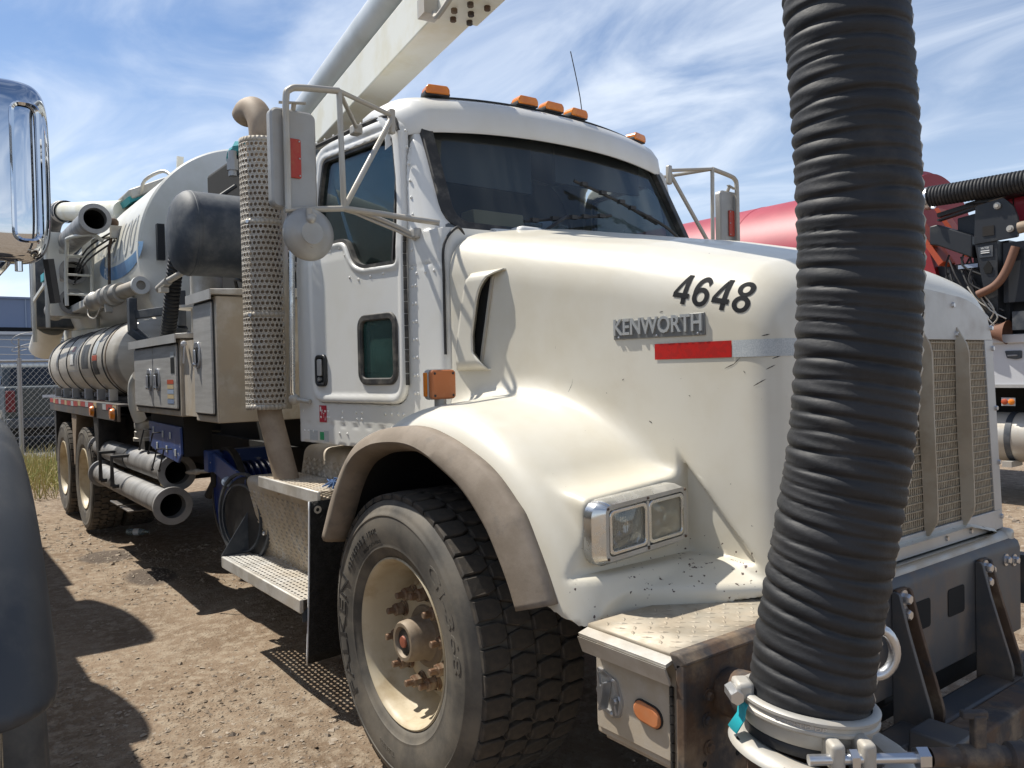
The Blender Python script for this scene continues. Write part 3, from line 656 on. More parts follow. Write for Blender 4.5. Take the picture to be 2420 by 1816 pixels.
for yy, zz_ in ((.585, .95), (.58, 1.15), (.572, 1.35), (.562, 1.57), (.556, 1.645), (.26, 1.72), (.28, 1.62), (.15, .93), (.33, .93), (-.585, .95), (-.57, 1.35)):
    MB().cyl(gx(yy, zz_, .014), gx(yy, zz_, .024), .010, .008, 6).build('grille_bolt', 'zinc', GRO)
tb = MB(); tb.cyl((1.30, -.58, .868), (1.30, .60, .868), .030); tb.build('lower_bar', 'castalu', GRO)
MB().box(1.262, 1.335, .575, .625, .80, .905).build('lower_bar_clamp', 'greyrail', GRO, bevel=.015)
ms = MB()
for i in range(70):
    for s_ in (-1, 1):
        y0 = -.6 + i * .0172; ms.bar((1.305, y0, .79), (1.305, y0 + s_ * .026, .842), .003, .003)
stuff(ms.build('lower_screen', 'galv', GRO, smooth=0))
MB().box(1.1, 1.29, -.58, .58, .42, .84).build('radiator_core', 'darkin', GRO)

# ---------------- cab shell
DOOR = rpoly([(-1.275, 1.395), (-.485, 1.395), (-.468, 2.20), (-.560, 2.655), (-.70, 2.675), (-1.215, 2.672), (-1.285, 2.58), (-1.300, 2.0)], [.10, .10, .3, .09, .05, .06, .06, .3], 6)
WIN = rpoly([(-1.225, 2.165), (-.955, 2.165), (-.875, 2.045), (-.80, 2.015), (-.525, 2.008), (-.522, 2.28), (-.598, 2.60), (-1.205, 2.606), (-1.235, 2.4)], [.03, .05, .05, .04, .03, .2, .05, .04, .2], 6)
PEEP = rrect(-.825, -.545, 1.492, 1.785, .045)
def wsx(y, z): return -.188 - .5 * (z - 2.15) - .11 * (y / .8) ** 2
WS = rpoly([(-.765, 2.150), (.765, 2.150), (.735, 2.695), (-.735, 2.695)], [.10, .10, .11, .11], 6)
RWIN = rrect(-.50, .50, 2.05, 2.52, .06)
def outerf(x, y, z, grow=0.):
    ay = np.abs(y)
    s = (ay - (.835 - .113 * x) + .085 * np.maximum(z - 2.08, 0)) * .99
    tp = (z - (2.885 - .10 * (y / .85) ** 2 - .20 * np.maximum(x + .80, 0))) * .98
    ws = (x - np.where(z > 2.13, wsx(y, z), -.205 - .0 * z)) * np.where(z > 2.13, .88, 1.)
    f = smax(smax(s, tp, .30), ws, np.where(z > 2.13, .07, .05) + 0 * ay)
    return np.maximum(smax(f, -1.475 - x, .06), 1.182 - z)
def cabf(x, y, z):
    o = outerf(x, y, z); ins = np.maximum(o + .045, 1.36 - z)
    f = smax(o, -ins, .008)
    ay = np.abs(y)
    dd = np.maximum(polysd(DOOR, x, z) - .007, .80 - ay); f = smax(f, -dd, .006)
    f = smax(f, -np.maximum(polysd(WS, y, z), np.maximum(-.80 - x, .0 * z - 1)), .012)
    gr = np.maximum(np.abs(z - 1.277) - .004, (.828 - .113 * x) - ay)                  # panel seam
    gr2 = np.maximum(np.maximum(np.abs(z - 1.982 - .0 * x) - .003, (.829 - .113 * x) - ay), -.455 - x)
    return np.maximum(f, -np.minimum(gr, gr2))
P, Q = nets(cabf, (-1.5, -1.03, 1.16), (-.16, 1.03, 2.94), .0125)
CAB = link('cab', npmesh('cab', P, Q), 'white', TR, smooth=45)
def doorf(x, y, z):
    s = (np.abs(y) - (.835 - .113 * x) + .085 * np.maximum(z - 2.08, 0)) * .99
    pd = polysd(DOOR, x, z)
    f = smax(smax(s - .012, pd, .022), -(s + .035), .01)
    ridge = smax(s - .020, np.maximum(pd, -.05 - pd), .015)                        # pressed border along the edges
    f = smin(f, smax(smax(s - .018, -(s + .01), .01), smax(pd, -.028 - pd, .01), .016), .02)
    wn = polysd(WIN, x, z)
    f = smin(f, smax(smax(s - .020, -(s + .02), .01), smax(wn - .022, -wn, .008), .012), .014)
    f = smax(f, -wn, .006)
    f = smax(f, -polysd(PEEP, x, z), .006)
    return np.maximum(f, y)
P, Q = nets(doorf, (-1.32, -1.02, 1.37), (-.45, -.78, 2.70), .0085)
DO = link('door', npmesh('door', P, Q), 'white', TR, smooth=45)
P2 = P * np.array([1, -1, 1]); DL = link('door', npmesh('door', P2, Q[:, ::-1]), 'white', TR, smooth=45)
def tum(x, z, o): return (x, -(side(x) - .085 * max(z - 2.08, 0) + o), z)
for sg, D_ in ((1, DO), (-1, DL)):
    fn = lambda u, w_, h: (u, sg * tum(u, w_, h)[1], w_)
    wg = MB(); wg.prism(shrink(WIN, -.004), fn, -.016, -.010); wg.build('side_window', 'darksideglass' if sg == 1 else 'sideglass', D_, smooth=0)
    rb = MB(); rb.ring(shrink(WIN, .001), shrink(WIN, .016), fn, -.02, .010); rb.build('window_seal', 'gasket', D_)
    if sg == 1:
        vb = MB(); vb.bar(fn(-.573, 2.605, -.008), fn(-.575, 2.02, -.008), .012, .022, (0, 1, 0)); vb.build('window_divider', 'gasket', D_)
fn = tum
pw = MB(); pw.prism(PEEP, fn, -.02, .004); pw.build('peep_window', 'tealglass', DO, smooth=0)
pw = MB(); pw.prism(PEEP, fn, -.06, -.05); pw.build('peep_backing', 'liner', DO, smooth=0)
pw = MB(); pw.ring(shrink(PEEP, -.016), shrink(PEEP, .016), fn, .004, .022); pw.build('peep_window_seal', 'gasket', DO, bevel=.006)
dh = MB(); dh.ring(rrect(-1.228, -1.127, 1.470, 1.628, .03), rrect(-1.212, -1.143, 1.488, 1.612, .015), fn, .005, .026); dh.build('handle_surround', 'blackpaint', DO, bevel=.004)
dh = MB(); dh.prism(rrect(-1.212, -1.143, 1.488, 1.612, .015), fn, .008, .0125); dh.build('handle_recess', 'darkin', DO)
dh = MB(); dh.prism(rrect(-1.209, -1.172, 1.522, 1.606, .008), fn, .013, .024); dh.build('handle_lever', 'greyalu', DO, bevel=.003)
dh = MB(); dh.cyl(tum(-1.19, 1.505, .012), tum(-1.19, 1.505, .028), .011, n=12); dh.build('lock_cylinder', 'zinc', DO)
hg = MB()
for i in range(13):
    z0 = 1.475 + i * .052; hg.cyl(tum(-.463, z0, .014), tum(-.463, z0 + .048, .014), .0085, n=8)
hg.build('door_hinge', 'gasket', DO)
# rivets along the panels
rv = MB()
def rivet(mb, x, z, o=.0): p = tum(x, z, o); mb.ball(p, .0075, 4, (1, .75, 1))
for z in np.arange(1.44, 2.62, .077):
    rivet(rv, -.432 - (max(z - 2.2, 0) * .22), z)
    if z < 1.95: rivet(rv, -.408, z)
for x in (-.40, -.34, -.28, -.225): rivet(rv, x, 1.952)
for x in (-1.40, -1.18, -1.155, -1.02, -.90, -.85, -.66, -.61, -.56, -.52): rivet(rv, x, 1.345); 
for x in (-1.22, -1.16, -1.145, -1.02, -.89, -.85): rivet(rv, x, 1.315)
for x in (-1.39, -1.35, -1.3, -1.05, -.98, -.7): rivet(rv, x, 1.24)
for x in np.arange(-1.3, -.62, .082): rivet(rv, x, 2.715, -.002)
stuff(rv.build('cab_rivets', 'white', CAB, smooth=60))
rv = MB()
for x, z in ((-1.16, 2.125), (-1.08, 2.13), (-1.0, 2.135), (-.945, 2.095), (-.905, 1.985), (-.83, 1.968), (-.73, 1.972), (-.63, 1.975)): rivet(rv, x, z, .012)
stuff(rv.build('door_rivets', 'white', DO, smooth=60))
gt = MB(); gt.tube(smoothpath([tum(-1.31, 2.69, .012), tum(-.9, 2.697, .012), tum(-.68, 2.694, .012), tum(-.60, 2.672, .012), tum(-.555, 2.60, .012)], 5), .011, 8); gt.build('rain_gutter', 'gasket', CAB)
sk = MB()
for a, b_, z0, z1, mt in ((-1.235, -1.165, 1.288, 1.372, 'decalred'),):
    pass
def decal(name, m, a, b, z0, z1, par, off=.002): d = MB(); d.add([tum(a, z0, off), tum(b, z0, off), tum(b, z1, off), tum(a, z1, off)], [(0, 1, 2, 3)]); return d.build(name, m, par, smooth=0)
decal('red_sticker', 'decalred', -1.235, -1.165, 1.290, 1.374, CAB)
for s_, a, z in (('I', -1.228, 1.348), ('F', -1.212, 1.332), ('T', -1.198, 1.316), ('A', -1.184, 1.300)):
    v, f = text(s_); v = fit(v, a, a + .014, z - .004, z + .020); d = MB(); d.add([tum(p[0], p[1], .0035) for p in v], f); d.build('sticker_letter', 'teethwhite', CAB, smooth=0)
decal('bar_code_sticker', 'reflwhite', -1.335, -1.255, 1.195, 1.245, CAB); decal('green_sticker', 'decalgreen', -1.235, -1.195, 1.200, 1.240, CAB)
decal('pale_sticker', 'reflwhite', -1.193, -1.150, 1.193, 1.247, CAB)
gr = MB(); gr.tube([tum(-1.405, 2.40, .02), tum(-1.405, 2.36, .055), tum(-1.405, 1.44, .055), tum(-1.405, 1.405, .04)], .0155, 12); gr.build('grab_rail', 'chromedull', CAB)
gr = MB(); gr.ball(tum(-1.405, 1.405, .045), .03, 6); gr.cyl(tum(-1.405, 1.405, .045), tum(-1.30, 1.392, .015), .012); gr.build('grab_rail_foot', 'castalu', CAB)
# windshield
wf = lambda a, b, h: (wsx(a, b) + h, a, b)
wsm = MB(); wsm.grid(lambda u, w_: wf(-.79 + 1.58 * u, 2.12 + .60 * w_, -.018), 40, 16); WSO = wsm.build('windshield', 'glass', TR, smooth=60)
gk = MB(); gk.ring(shrink(WS, -.036), shrink(WS, .016), wf, -.03, .014); gk.build('windshield_gasket', 'gasket', WSO, smooth=50, bevel=.004)
def wiper(p0, p1, b0, b1):
    wp = MB(); wp.tube(smoothpath([p0, (Vector(p0) + Vector(p1)) / 2 + Vector((.03, 0, .01)), p1], 5), [.008] * 10 + [.005], 8); W_ = wp.build('wiper_arm', 'blackrub', WSO)
    wb = MB(); pts = smoothpath([b0, (Vector(b0) + Vector(b1)) / 2 + Vector((.022, 0, 0)), b1], 8); wb.tube(pts, .008, 6)
    for t_ in (.18, .34, .5, .66, .82): q = pts[int(t_ * (len(pts) - 1))]; wb.obox(q + Vector((.008, 0, 0)), (.022, .035, .018), Matrix.Identity(3))
    wb.build('wiper_blade', 'blackrub', WSO)
def wp3(y, z, h=.03): return wf(y, z, h)
wiper(wp3(-.40, 2.12, .05), wp3(-.185, 2.235), wp3(-.44, 2.185), wp3(.10, 2.265))
wiper(wp3(.66, 2.135, .05), wp3(.30, 2.325), wp3(-.06, 2.43), wp3(.46, 2.265))
# visor over the windshield
vs = MB(); sec = [(-.16, .205), (-.06, .200), (.015, .165), (.055, .110), (.068, .045), (.060, .012), (.052, .012), (.056, .045), (.043, .102), (.004, .152), (-.06, .186), (-.16, .190)]
def vis(u, k):
    y = -.885 + 1.77 * u; e = abs(2 * u - 1); x0 = wsx(y, 2.70) - .05 * max(0, e - .85) / .15; drop = .045 * e ** 2.5 + .05 * max(0, (e - .9) / .1) ** 2
    dx, dz = sec[k]; return (x0 + dx - (.05 * max(0, (e - .88) / .12)), y, 2.618 + dz - drop)
for i in range(60):
    pass
nS = len(sec); V_ = [vis(i / 60, k) for i in range(61) for k in range(nS)]
vs.add(V_, [(i * nS + k, (i + 1) * nS + k, (i + 1) * nS + (k + 1) % nS, i * nS + (k + 1) % nS) for i in range(60) for k in range(nS)] + [tuple(range(nS)), tuple(60 * nS + k for k in range(nS - 1, -1, -1))])
VIS = vs.build('sun_visor', 'white', TR, smooth=50)
bs = MB(); bs.add([Vector(vis(i / 60, 1)) * (1 - t_) + Vector(vis(i / 60, 0)) * t_ + Vector((0, 0, .004)) for i in range(9, 52) for t_ in (-.1, .8)], [(2 * i, 2 * i + 2, 2 * i + 3, 2 * i + 1) for i in range(42)]); bs.build('lamp_strip', 'silencer', VIS, solid=.004)
for yl in (-.64, -.165, 0., .17, .69):
    u = (yl + .885) / 1.77; c0 = Vector(vis(u, 1)) + Vector((.0, 0, .006)); dy = Vector(vis(u + .01, 1)) - Vector(vis(u - .01, 1)); an = math.atan2(-dy.x, dy.y); rm = Matrix.Rotation(an, 3, 'Z')
    lb = MB(); lb.prism(rpoly([(-.062, 0), (.062, 0), (.056, .030), (-.056, .030)], .008, 2), lambda a, b, h: c0 + rm @ Vector((h, a, b)), -.045, .022); LB = lb.build('roof_marker_lamp', 'blackrub', TR)
    ll = MB(); ll.prism(rpoly([(-.058, .006), (.058, .006), (.058, .030), (.046, .046), (-.046, .046), (-.058, .030)], .006, 2), lambda a, b, h: c0 + rm @ Vector((h, a, b)), -.038, .030); ll.build('marker_lens', 'amber', LB, bevel=.006)
an = MB(); an.tube(smoothpath([(-.75, .42, 2.86), (-.77, .42, 3.05), (-.82, .40, 3.32)], 4), .003, 6); an.cyl((-.75, .42, 2.84), (-.75, .42, 2.90), .012); an.build('antenna', 'blackrub', TR)
# cowl bump and hose beside the hood hinge
cw = MB(); cw.tube(smoothpath([tum(-.212, 1.60, .004), tum(-.212, 1.9, .004), tum(-.205, 2.05, .004), (-.20, -.80, 2.125), (-.21, -.76, 2.10)], 6), .006, 8); cw.build('hood_seal', 'blackrub', CAB)
for yy in (-.45, .1): cb = MB(); cb.box(-.235, -.13, yy - .07, yy + .07, 2.10, 2.152); cb.build('cowl_bump', 'white', CAB, bevel=.025, seg=3)

# ---------------- cab interior
IN = MB(); IN.box(-1.42, -.26, -.86, .86, 1.37, 1.40); INT = IN.build('cab_floor', 'liner', TR)
q = MB(); q.box(-1.425, -1.415, -.90, .90, 1.4, 2.72); q.build('rear_trim', 'liner', INT)
q = MB(); q.grid(lambda u, w_: (-1.42 + .80 * u, -.78 + 1.56 * w_, 2.79 - .07 * ((2 * w_ - 1) ** 2) - .03 * u), 6, 8); q.build('headliner', 'liner', INT)
for sg in (-1, 1):
    q = MB(); q.add([(x, sg * (side(x) - .06), z) for x, z in ((-1.42, 1.38), (-.30, 1.38), (-.30, 2.02), (-.55, 2.0), (-.80, 2.0), (-.95, 2.15), (-1.42, 2.15))], [tuple(range(7))]); q.build('door_trim', 'liner', INT, smooth=0)
q = MB(); q.prism([(-.66, 1.45), (-.26, 1.45), (-.25, 2.13), (-.31, 2.168), (-.55, 2.160), (-.66, 2.10)], lambda a, b, h: (a, h, b), -.80, .80); q.build('dashboard', 'dashgrey', INT, bevel=.02)
for yy in (-.45, .45):
    s_ = MB(); s_.box(-1.22, -.76, yy - .25, yy + .25, 1.62, 1.76); st = s_.build('seat', 'seat', INT, bevel=.05, seg=3)
    s_ = MB(); s_.prism([(-1.18, 1.74), (-1.06, 1.74), (-1.20, 2.42), (-1.30, 2.42)], lambda a, b, h: (a, h, b), yy - .24, yy + .24); s_.build('seat_back', 'seat', INT, bevel=.05, seg=3)
sw = MB(); c0 = Vector((-.74, .46, 2.06)); ax = Vector((-.55, 0, .83)).normalized(); e1 = Vector((0, 1, 0)); e2 = ax.cross(e1)
sw.tube([c0 + (e1 * math.cos(t_) + e2 * math.sin(t_)) * .225 for t_ in np.linspace(0, 2 * math.pi, 40)[:-1]], .016, 8, closed=True)
for t_ in (0.5, 2.6, 4.7): sw.bar(c0, c0 + (e1 * math.cos(t_) + e2 * math.sin(t_)) * .22, .03, .012)
sw.cyl(c0 - ax * .25, c0, .03); sw.build('steering_wheel', 'blackrub', INT)
pc = MB(); pc.prism([(-.62, 2.42), (-.60, 2.42), (-.60, 2.70), (-.62, 2.70)], lambda a, b, h: (a, h, b), -.72, -.08); pc.prism([(-.62, 2.50), (-.60, 2.50), (-.60, 2.70), (-.62, 2.70)], lambda a, b, h: (a, h, b), .08, .70); pc.build('inner_visor', 'liner', INT)
bx_ = MB(); bx_.prism([(-.44, 2.172), (-.33, 2.171), (-.34, 2.245), (-.44, 2.245)], lambda a, b, h: (a, h, b), -.62, -.34); tag(bx_.build('cardboard_box', 'cardboard', None, bevel=.006), 'small tan cardboard box lying on the dashboard behind the windshield', 'box')
bt = MB(); bt.lathe([(.002, 0), (.03, .003), (.033, .02), (.031, .08), (.033, .14), (.030, .17), (.014, .205), (.014, .225), (.002, .226)], (-.36, -.31, 2.204), (0.12, 1, 0.02), 16); BTL = bt.build('water_bottle', 'bottleplastic', None); tag(BTL, 'clear plastic water bottle lying on the dashboard beside a box', 'bottle')
lb = MB(); lb.lathe([(.0336, .07), (.0336, .125)], (-.36, -.31, 2.204), (0.12, 1, 0.02), 16); lb.build('bottle_label', 'bldgpale', BTL)
pp = MB(); pp.grid(lambda u, w_: (-.50 + .16 * u, -.02 + .36 * w_, 2.180 + .03 * math.sin(3 * w_) * u), 3, 8); tag(pp.build('paper_sheet', 'paper', None, solid=.003), 'white paper sheet lying on the dashboard under the wipers', 'paper')
# ---------------- mirrors
def mirrors(s):
    q = lambda x, y, z: (x, s * y, z)
    mr = MB(); jt = q(-.47, -1.185, 2.690); lj = q(-.47, -1.176, 2.210)
    mr.tube(smoothpath([jt, q(-.47, -1.34, 2.672), q(-.47, -1.395, 2.655), q(-.47, -1.412, 2.61), q(-.47, -1.413, 2.40), q(-.47, -1.414, 2.18)], 6), .0135, 10)
    MO = mr.build('mirror_frame', 'greyrail', TR)
    st = [(jt, lj, .012), (jt, q(-.55, -.895, 2.66), .010), (jt, q(-.80, -.945, 2.66), .010), (lj, q(-.55, -.895, 2.655), .012), (q(-.47, -1.43, 2.178), lj, .012)]
    for a, b, r_ in st: m_ = MB(); m_.tube([a, Vector(a).lerp(Vector(b), .5), b], r_, 10); m_.build('mirror_strut', 'greyrail', MO)
    m_ = MB(); m_.tube(smoothpath([lj, q(-.42, -1.05, 2.195), q(-.32, -.92, 2.165), q(-.27, -.84, 2.15)], 5), .0125, 10); m_.build('mirror_strut', 'greyrail', MO)
    m_ = MB(); m_.tube(smoothpath([lj, q(-.46, -1.05, 2.185), q(-.44, -.95, 2.15), q(-.41, -.885, 2.115)], 5), .0125, 10); m_.tube(smoothpath([lj, q(-.45, -1.05, 2.165), q(-.43, -.95, 2.13), q(-.40, -.88, 2.095)], 5), .006, 8); m_.build('mirror_strut', 'greyrail', MO)
    m_ = MB(); m_.box(-.43, -.37, s * -.90, s * -.868, 2.10, 2.145); m_.build('mirror_bracket', 'greyalu', MO, bevel=.008)
    m_ = MB(); m_.box(-.83, -.775, s * -.97, s * -.925, 2.63, 2.675); m_.build('strut_foot', 'greyrail', MO, bevel=.008)
    m_ = MB(); m_.obox(q(-.553, -.90, 2.635), (.03, .03, .11), Matrix.Identity(3)); m_.build('pillar_clamp', 'castalu', MO, bevel=.008)
    # main mirror head: rounded shallow box, back towards the front of the truck
    hd = MB(); P0 = rrect(-1.470, -1.281, 2.190, 2.585, .03)
    f_ = lambda a, b, h: (h, s * a, b); n_ = len(P0); lv = [(shrink(P0, .012), -.535), (P0, -.53), (P0, -.497), (shrink(P0, .008), -.489)]
    hd.add([f_(a, b, h) for Pp, h in lv for a, b in Pp], [(k * n_ + i, k * n_ + (i + 1) % n_, (k + 1) * n_ + (i + 1) % n_, (k + 1) * n_ + i) for k in range(3) for i in range(n_)] + [tuple(3 * n_ + i for i in range(n_)), tuple(range(n_ - 1, -1, -1))])
    HD = hd.build('mirror_head', 'mirrorback', MO, smooth=40)
    gl = MB(); gl.prism(shrink(P0, .016), f_, -.5365, -.5355); gl.build('mirror_glass', 'chrome', MO)
    rf = MB(); rf.prism(rrect(-1.402, -1.350, 2.312, 2.468, .008), f_, -.489, -.480); rf.build('mirror_reflector', 'redlens', MO, bevel=.003)
    for z in (2.322, 2.39, 2.458): MB().ball(f_(-1.358, z, -.479), .004, 4).build('reflector_screw', 'zinc', MO)
    b_ = MB(); b_.cyl(q(-.51, -1.37, 2.58), q(-.49, -1.37, 2.615), .010); b_.bar(q(-.50, -1.43, 2.607), q(-.47, -1.33, 2.612), .018, .006); b_.build('mirror_bolt', 'greyrail', MO)
    # round convex mirror
    rd = MB(); rd.lathe([(.001, .042), (.045, .042), (.05, .036), (.075, .030), (.103, .012), (.107, 0), (.104, -.008), (.001, -.01)], q(-.465, -1.335, 2.090), (1, 0, 0), 40); rd.build('round_mirror', 'mirrorback', MO, smooth=40)
    rd = MB(); rd.cyl(q(-.43, -1.345, 2.155), q(-.43, -1.345, 2.185), .012); rd.ball(q(-.425, -1.34, 2.145), .02, 6); rd.bar(q(-.425, -1.345, 2.135), q(-.425, -1.325, 2.165), .012, .02); rd.build('mirror_knuckle', 'castalu', MO)
    if s > 0:
        rd = MB(); rd.tube(smoothpath([q(-.452, -1.385, 2.165), q(-.445, -1.395, 2.10), q(-.437, -1.36, 2.05), q(-.43, -1.335, 2.035)], 5), .004, 6); rd.build('mirror_wire', 'greyrail', MO)
mirrors(1); mirrors(-1)

# ---------------- wheels
def tyre_profile(R0, w):
    hw = w / 2; k = w / .40
    half = [(.300, -.170 * k), (.312, -.190 * k), (.330, -.199 * k), (.345, -.203 * k), (.348, -.2065 * k), (.356, -.2065 * k), (.36, -.207 * k), (.40, -.2145 * k), (.435, -.216 * k), (.462, -.213 * k), (.465, -.2155 * k), (.471, -.2145 * k), (.476, -.2105 * k), (.487, -.207 * k), (.50, -.2025 * k), (R0 - .040, -.196 * k), (R0 - .028, -.190 * k), (R0 - .020, -.172 * k), (R0 - .019, 0)]
    return half + [(r_, -a) for r_, a in half[-2::-1]]
def tread_blocks(R0, w, n, rows_, h=.021):
    out = []
    for ri, (yc, wd, sh, ph) in enumerate(rows_):
        L = 2 * math.pi * R0 / n * .86
        if sh == 'edge-': poly = [(-L / 2, -wd / 2), (L / 2, -wd / 2), (L / 2 * 1.0, wd * .2), (L / 2 * .62, wd / 2), (-L / 2 * .62, wd / 2), (-L / 2, wd * .2)]
        elif sh == 'edge+': poly = [(L / 2, wd / 2), (-L / 2, wd / 2), (-L / 2, -wd * .2), (-L / 2 * .62, -wd / 2), (L / 2 * .62, -wd / 2), (L / 2, -wd * .2)]
        else: poly = [(-L * .36, -wd / 2), (L * .30, -wd / 2), (L * .52, -wd * .05), (L * .36, wd / 2), (-L * .30, wd / 2), (-L * .52, wd * .05)]
        tp = shrink(poly, .004); b = MB(); K = len(poly)
        b.add([(u, y, R0 - .024) for u, y in poly] + [(u, y, R0 - .003 - (.006 if 'edge' in sh and abs(y) == wd / 2 and (y < 0) == (sh == 'edge-') else 0)) for u, y in poly] + [(u, y, R0 - .0005 * 0 - (.004 if 'edge' in sh and (y < -wd * .4) == (sh == 'edge-') and abs(y) > wd * .4 else 0)) for u, y in tp],
              [tuple(2 * K + i for i in range(K))] + [(k * K + i, k * K + (i + 1) % K, (k + 1) * K + (i + 1) % K, (k + 1) * K + i) for k in (0, 1) for i in range(K)])
        out.append((b, yc, ph))
    return out
def rim_front():
    r_ = MB(); r_.lathe([(.298, -.176), (.308, -.186), (.309, -.193), (.303, -.196), (.296, -.190), (.289, -.176), (.286, -.150), (.281, -.110), (.272, -.085), (.262, -.070), (.255, -.040), (.245, -.020), (.232, -.016), (.215, -.030), (.196, -.062), (.188, -.078), (.178, -.084), (.140, -.086), (.125, -.084), (.112, -.078), (.110, .02)], (0, 0, 0), (0, 1, 0), 96); return r_
def rim_rear():
    r_ = MB(); r_.lathe([(.298, -.126), (.308, -.136), (.309, -.143), (.303, -.146), (.296, -.140), (.288, -.120), (.284, -.07), (.272, -.05), (.262, .03), (.255, .075), (.24, .095), (.20, .105), (.15, .10), (.11, .10), (.105, .16)], (0, 0, 0), (0, 1, 0), 64); return r_
def place(o, loc, par): o.location = loc; o.parent = par
# front right wheel
YC = -1.013
def shifty(mb, d): mb.v = [(p[0], p[1] + d, p[2]) for p in mb.v]; return mb
WH = shifty(rim_front(), -.016).build('wheel', 'rimcream', TR, smooth=40); WH.location = (0, YC, .545)
def sub(mb, name, m, par=None, **k): o = mb.build(name, m, None, **k); o.parent = par or WH; return o
TY = MB(); TY.lathe(tyre_profile(.545, .44), (0, 0, 0), (0, 1, 0), 128); TYO = sub(TY, 'tyre', 'tyre', smooth=40)
nb = 44
for b, yc, ph in tread_blocks(.545, .44, nb, [(-.157, .100, 'edge-', 0), (-.053, .098, 'mid', .5), (.054, .098, 'mid', 0), (.158, .098, 'edge+', .5)]):
    first = None
    for i in range(nb):
        if first is None: o = b.build('tread_block', 'tread', None, smooth=0); first = o
        else: o = first.copy(); COL.objects.link(o)
        o.parent = WH; o.location = (0, yc, 0); o.rotation_euler = (0, 2 * math.pi * (i + ph) / nb, 0)
def ringtext(s, r0, r1, a0, a1, y, h, bold=.0, name='sidewall_lettering', m='tyre', ext=.2):
    v, f = text(s, extrude=ext, bold=bold, res=3); lo = v.min(0); hi = v.max(0); t = MB(); V_ = []
    for p in v:
        u = (p[0] - lo[0]) / (hi[0] - lo[0]); w_ = (p[1] - lo[1]) / (hi[1] - lo[1]); e = (p[2] - lo[2]) / (hi[2] - lo[2])
        a = R(a0 + (a1 - a0) * u); r_ = r0 + (r1 - r0) * w_; V_.append((r_ * math.cos(a), y(r_) - h * e, r_ * math.sin(a)))
    t.add(V_, f); return sub(t, name, m)
prof = tyre_profile(.545, .44)[:18]; ys = lambda r_: float(np.interp(r_, [p[0] for p in prof], [p[1] for p in prof])) + .001
ringtext('FALKEN', .398, .452, 221, 156, ys, .0035, .0, m='blackrub'); ringtext('GI-368', .402, .446, 52, 2, ys, .003, m='tyre')
ringtext('425/65R22.5', .398, .424, 150, 121, ys, .003, m='blackrub'); ringtext('156K', .402, .422, 117, 106, ys, .003, m='blackrub')
ringtext('REGROOVABLE', .366, .378, 128, 104, ys, .002, m='blackrub'); ringtext('TUBELESS', .40, .418, 268, 252, ys, .002, m='tyre')
for a in (12, 60, 78, 200, 250, 300, 330):   # moulded ribs across the sidewall
    t = MB(); ca, sa = math.cos(R(a)), math.sin(R(a)); t.tube([(r_ * ca, ys(r_), r_ * sa) for r_ in (.36, .39, .42, .45)], .0012, 5); sub(t, 'sidewall_rib', 'tyre')
hb = MB(); hb.lathe([(.118, -.078), (.112, -.088), (.098, -.092), (.088, -.090), (.080, -.100), (.076, -.155), (.074, -.176), (.068, -.184), (.056, -.184), (.052, -.176), (.046, -.168), (.001, -.168)], (0, 0, 0), (0, 1, 0), 40); sub(shifty(hb, -.016), 'hub', 'hubtan', smooth=35)
hb = MB(); hb.lathe([(.044, -.1685), (.042, -.176), (.001, -.178)], (0, 0, 0), (0, 1, 0), 24); sub(shifty(hb, -.016), 'hub_cap_window', 'gasket')
hb = MB(); hb.lathe([(.022, -.178), (.020, -.184), (.001, -.185)], (0, 0, 0), (0, 1, 0), 18); sub(shifty(hb, -.016), 'hub_plug', 'copper')
for i in range(10):
    a = 2 * math.pi * i / 10 + .17; c_, s_ = math.cos(a) * .1675, math.sin(a) * .1675
    if i == 0:
        n1_ = MB(); n1_.lathe([(.030, -.084), (.030, -.092), (.026, -.093), (.026, -.098)], (0, 0, 0), (0, 1, 0), 18); n1_.lathe([(.0245, -.098), (.0245, -.130), (.019, -.134), (.012, -.134)], (0, 0, 0), (0, 1, 0), 6); n1_.lathe([(.0125, -.12), (.0125, -.160), (.010, -.163), (.0005, -.163)], (0, 0, 0), (0, 1, 0), 10)
        LN = sub(shifty(n1_, -.016), 'lug_nut', 'nut'); o = LN
    else: o = LN.copy(); COL.objects.link(o)
    o.location = (c_, 0, s_)
for i in range(5):
    a = 2 * math.pi * i / 5 + .5; hh = MB(); hh.ball((math.cos(a) * .226, -.0235, math.sin(a) * .226), .021, 6, (1, .25, 1)); sub(shifty(hh, -.016), 'hand_hole', 'darkin')
# front left wheel (plain, inner side of the chassis)
W2 = shifty(rim_front(), -.016).build('wheel', 'rimcream', TR, smooth=40); W2.location = (0, -YC, .545); W2.rotation_euler = (0, 0, math.pi)
o = TYO.copy(); COL.objects.link(o); o.parent = W2
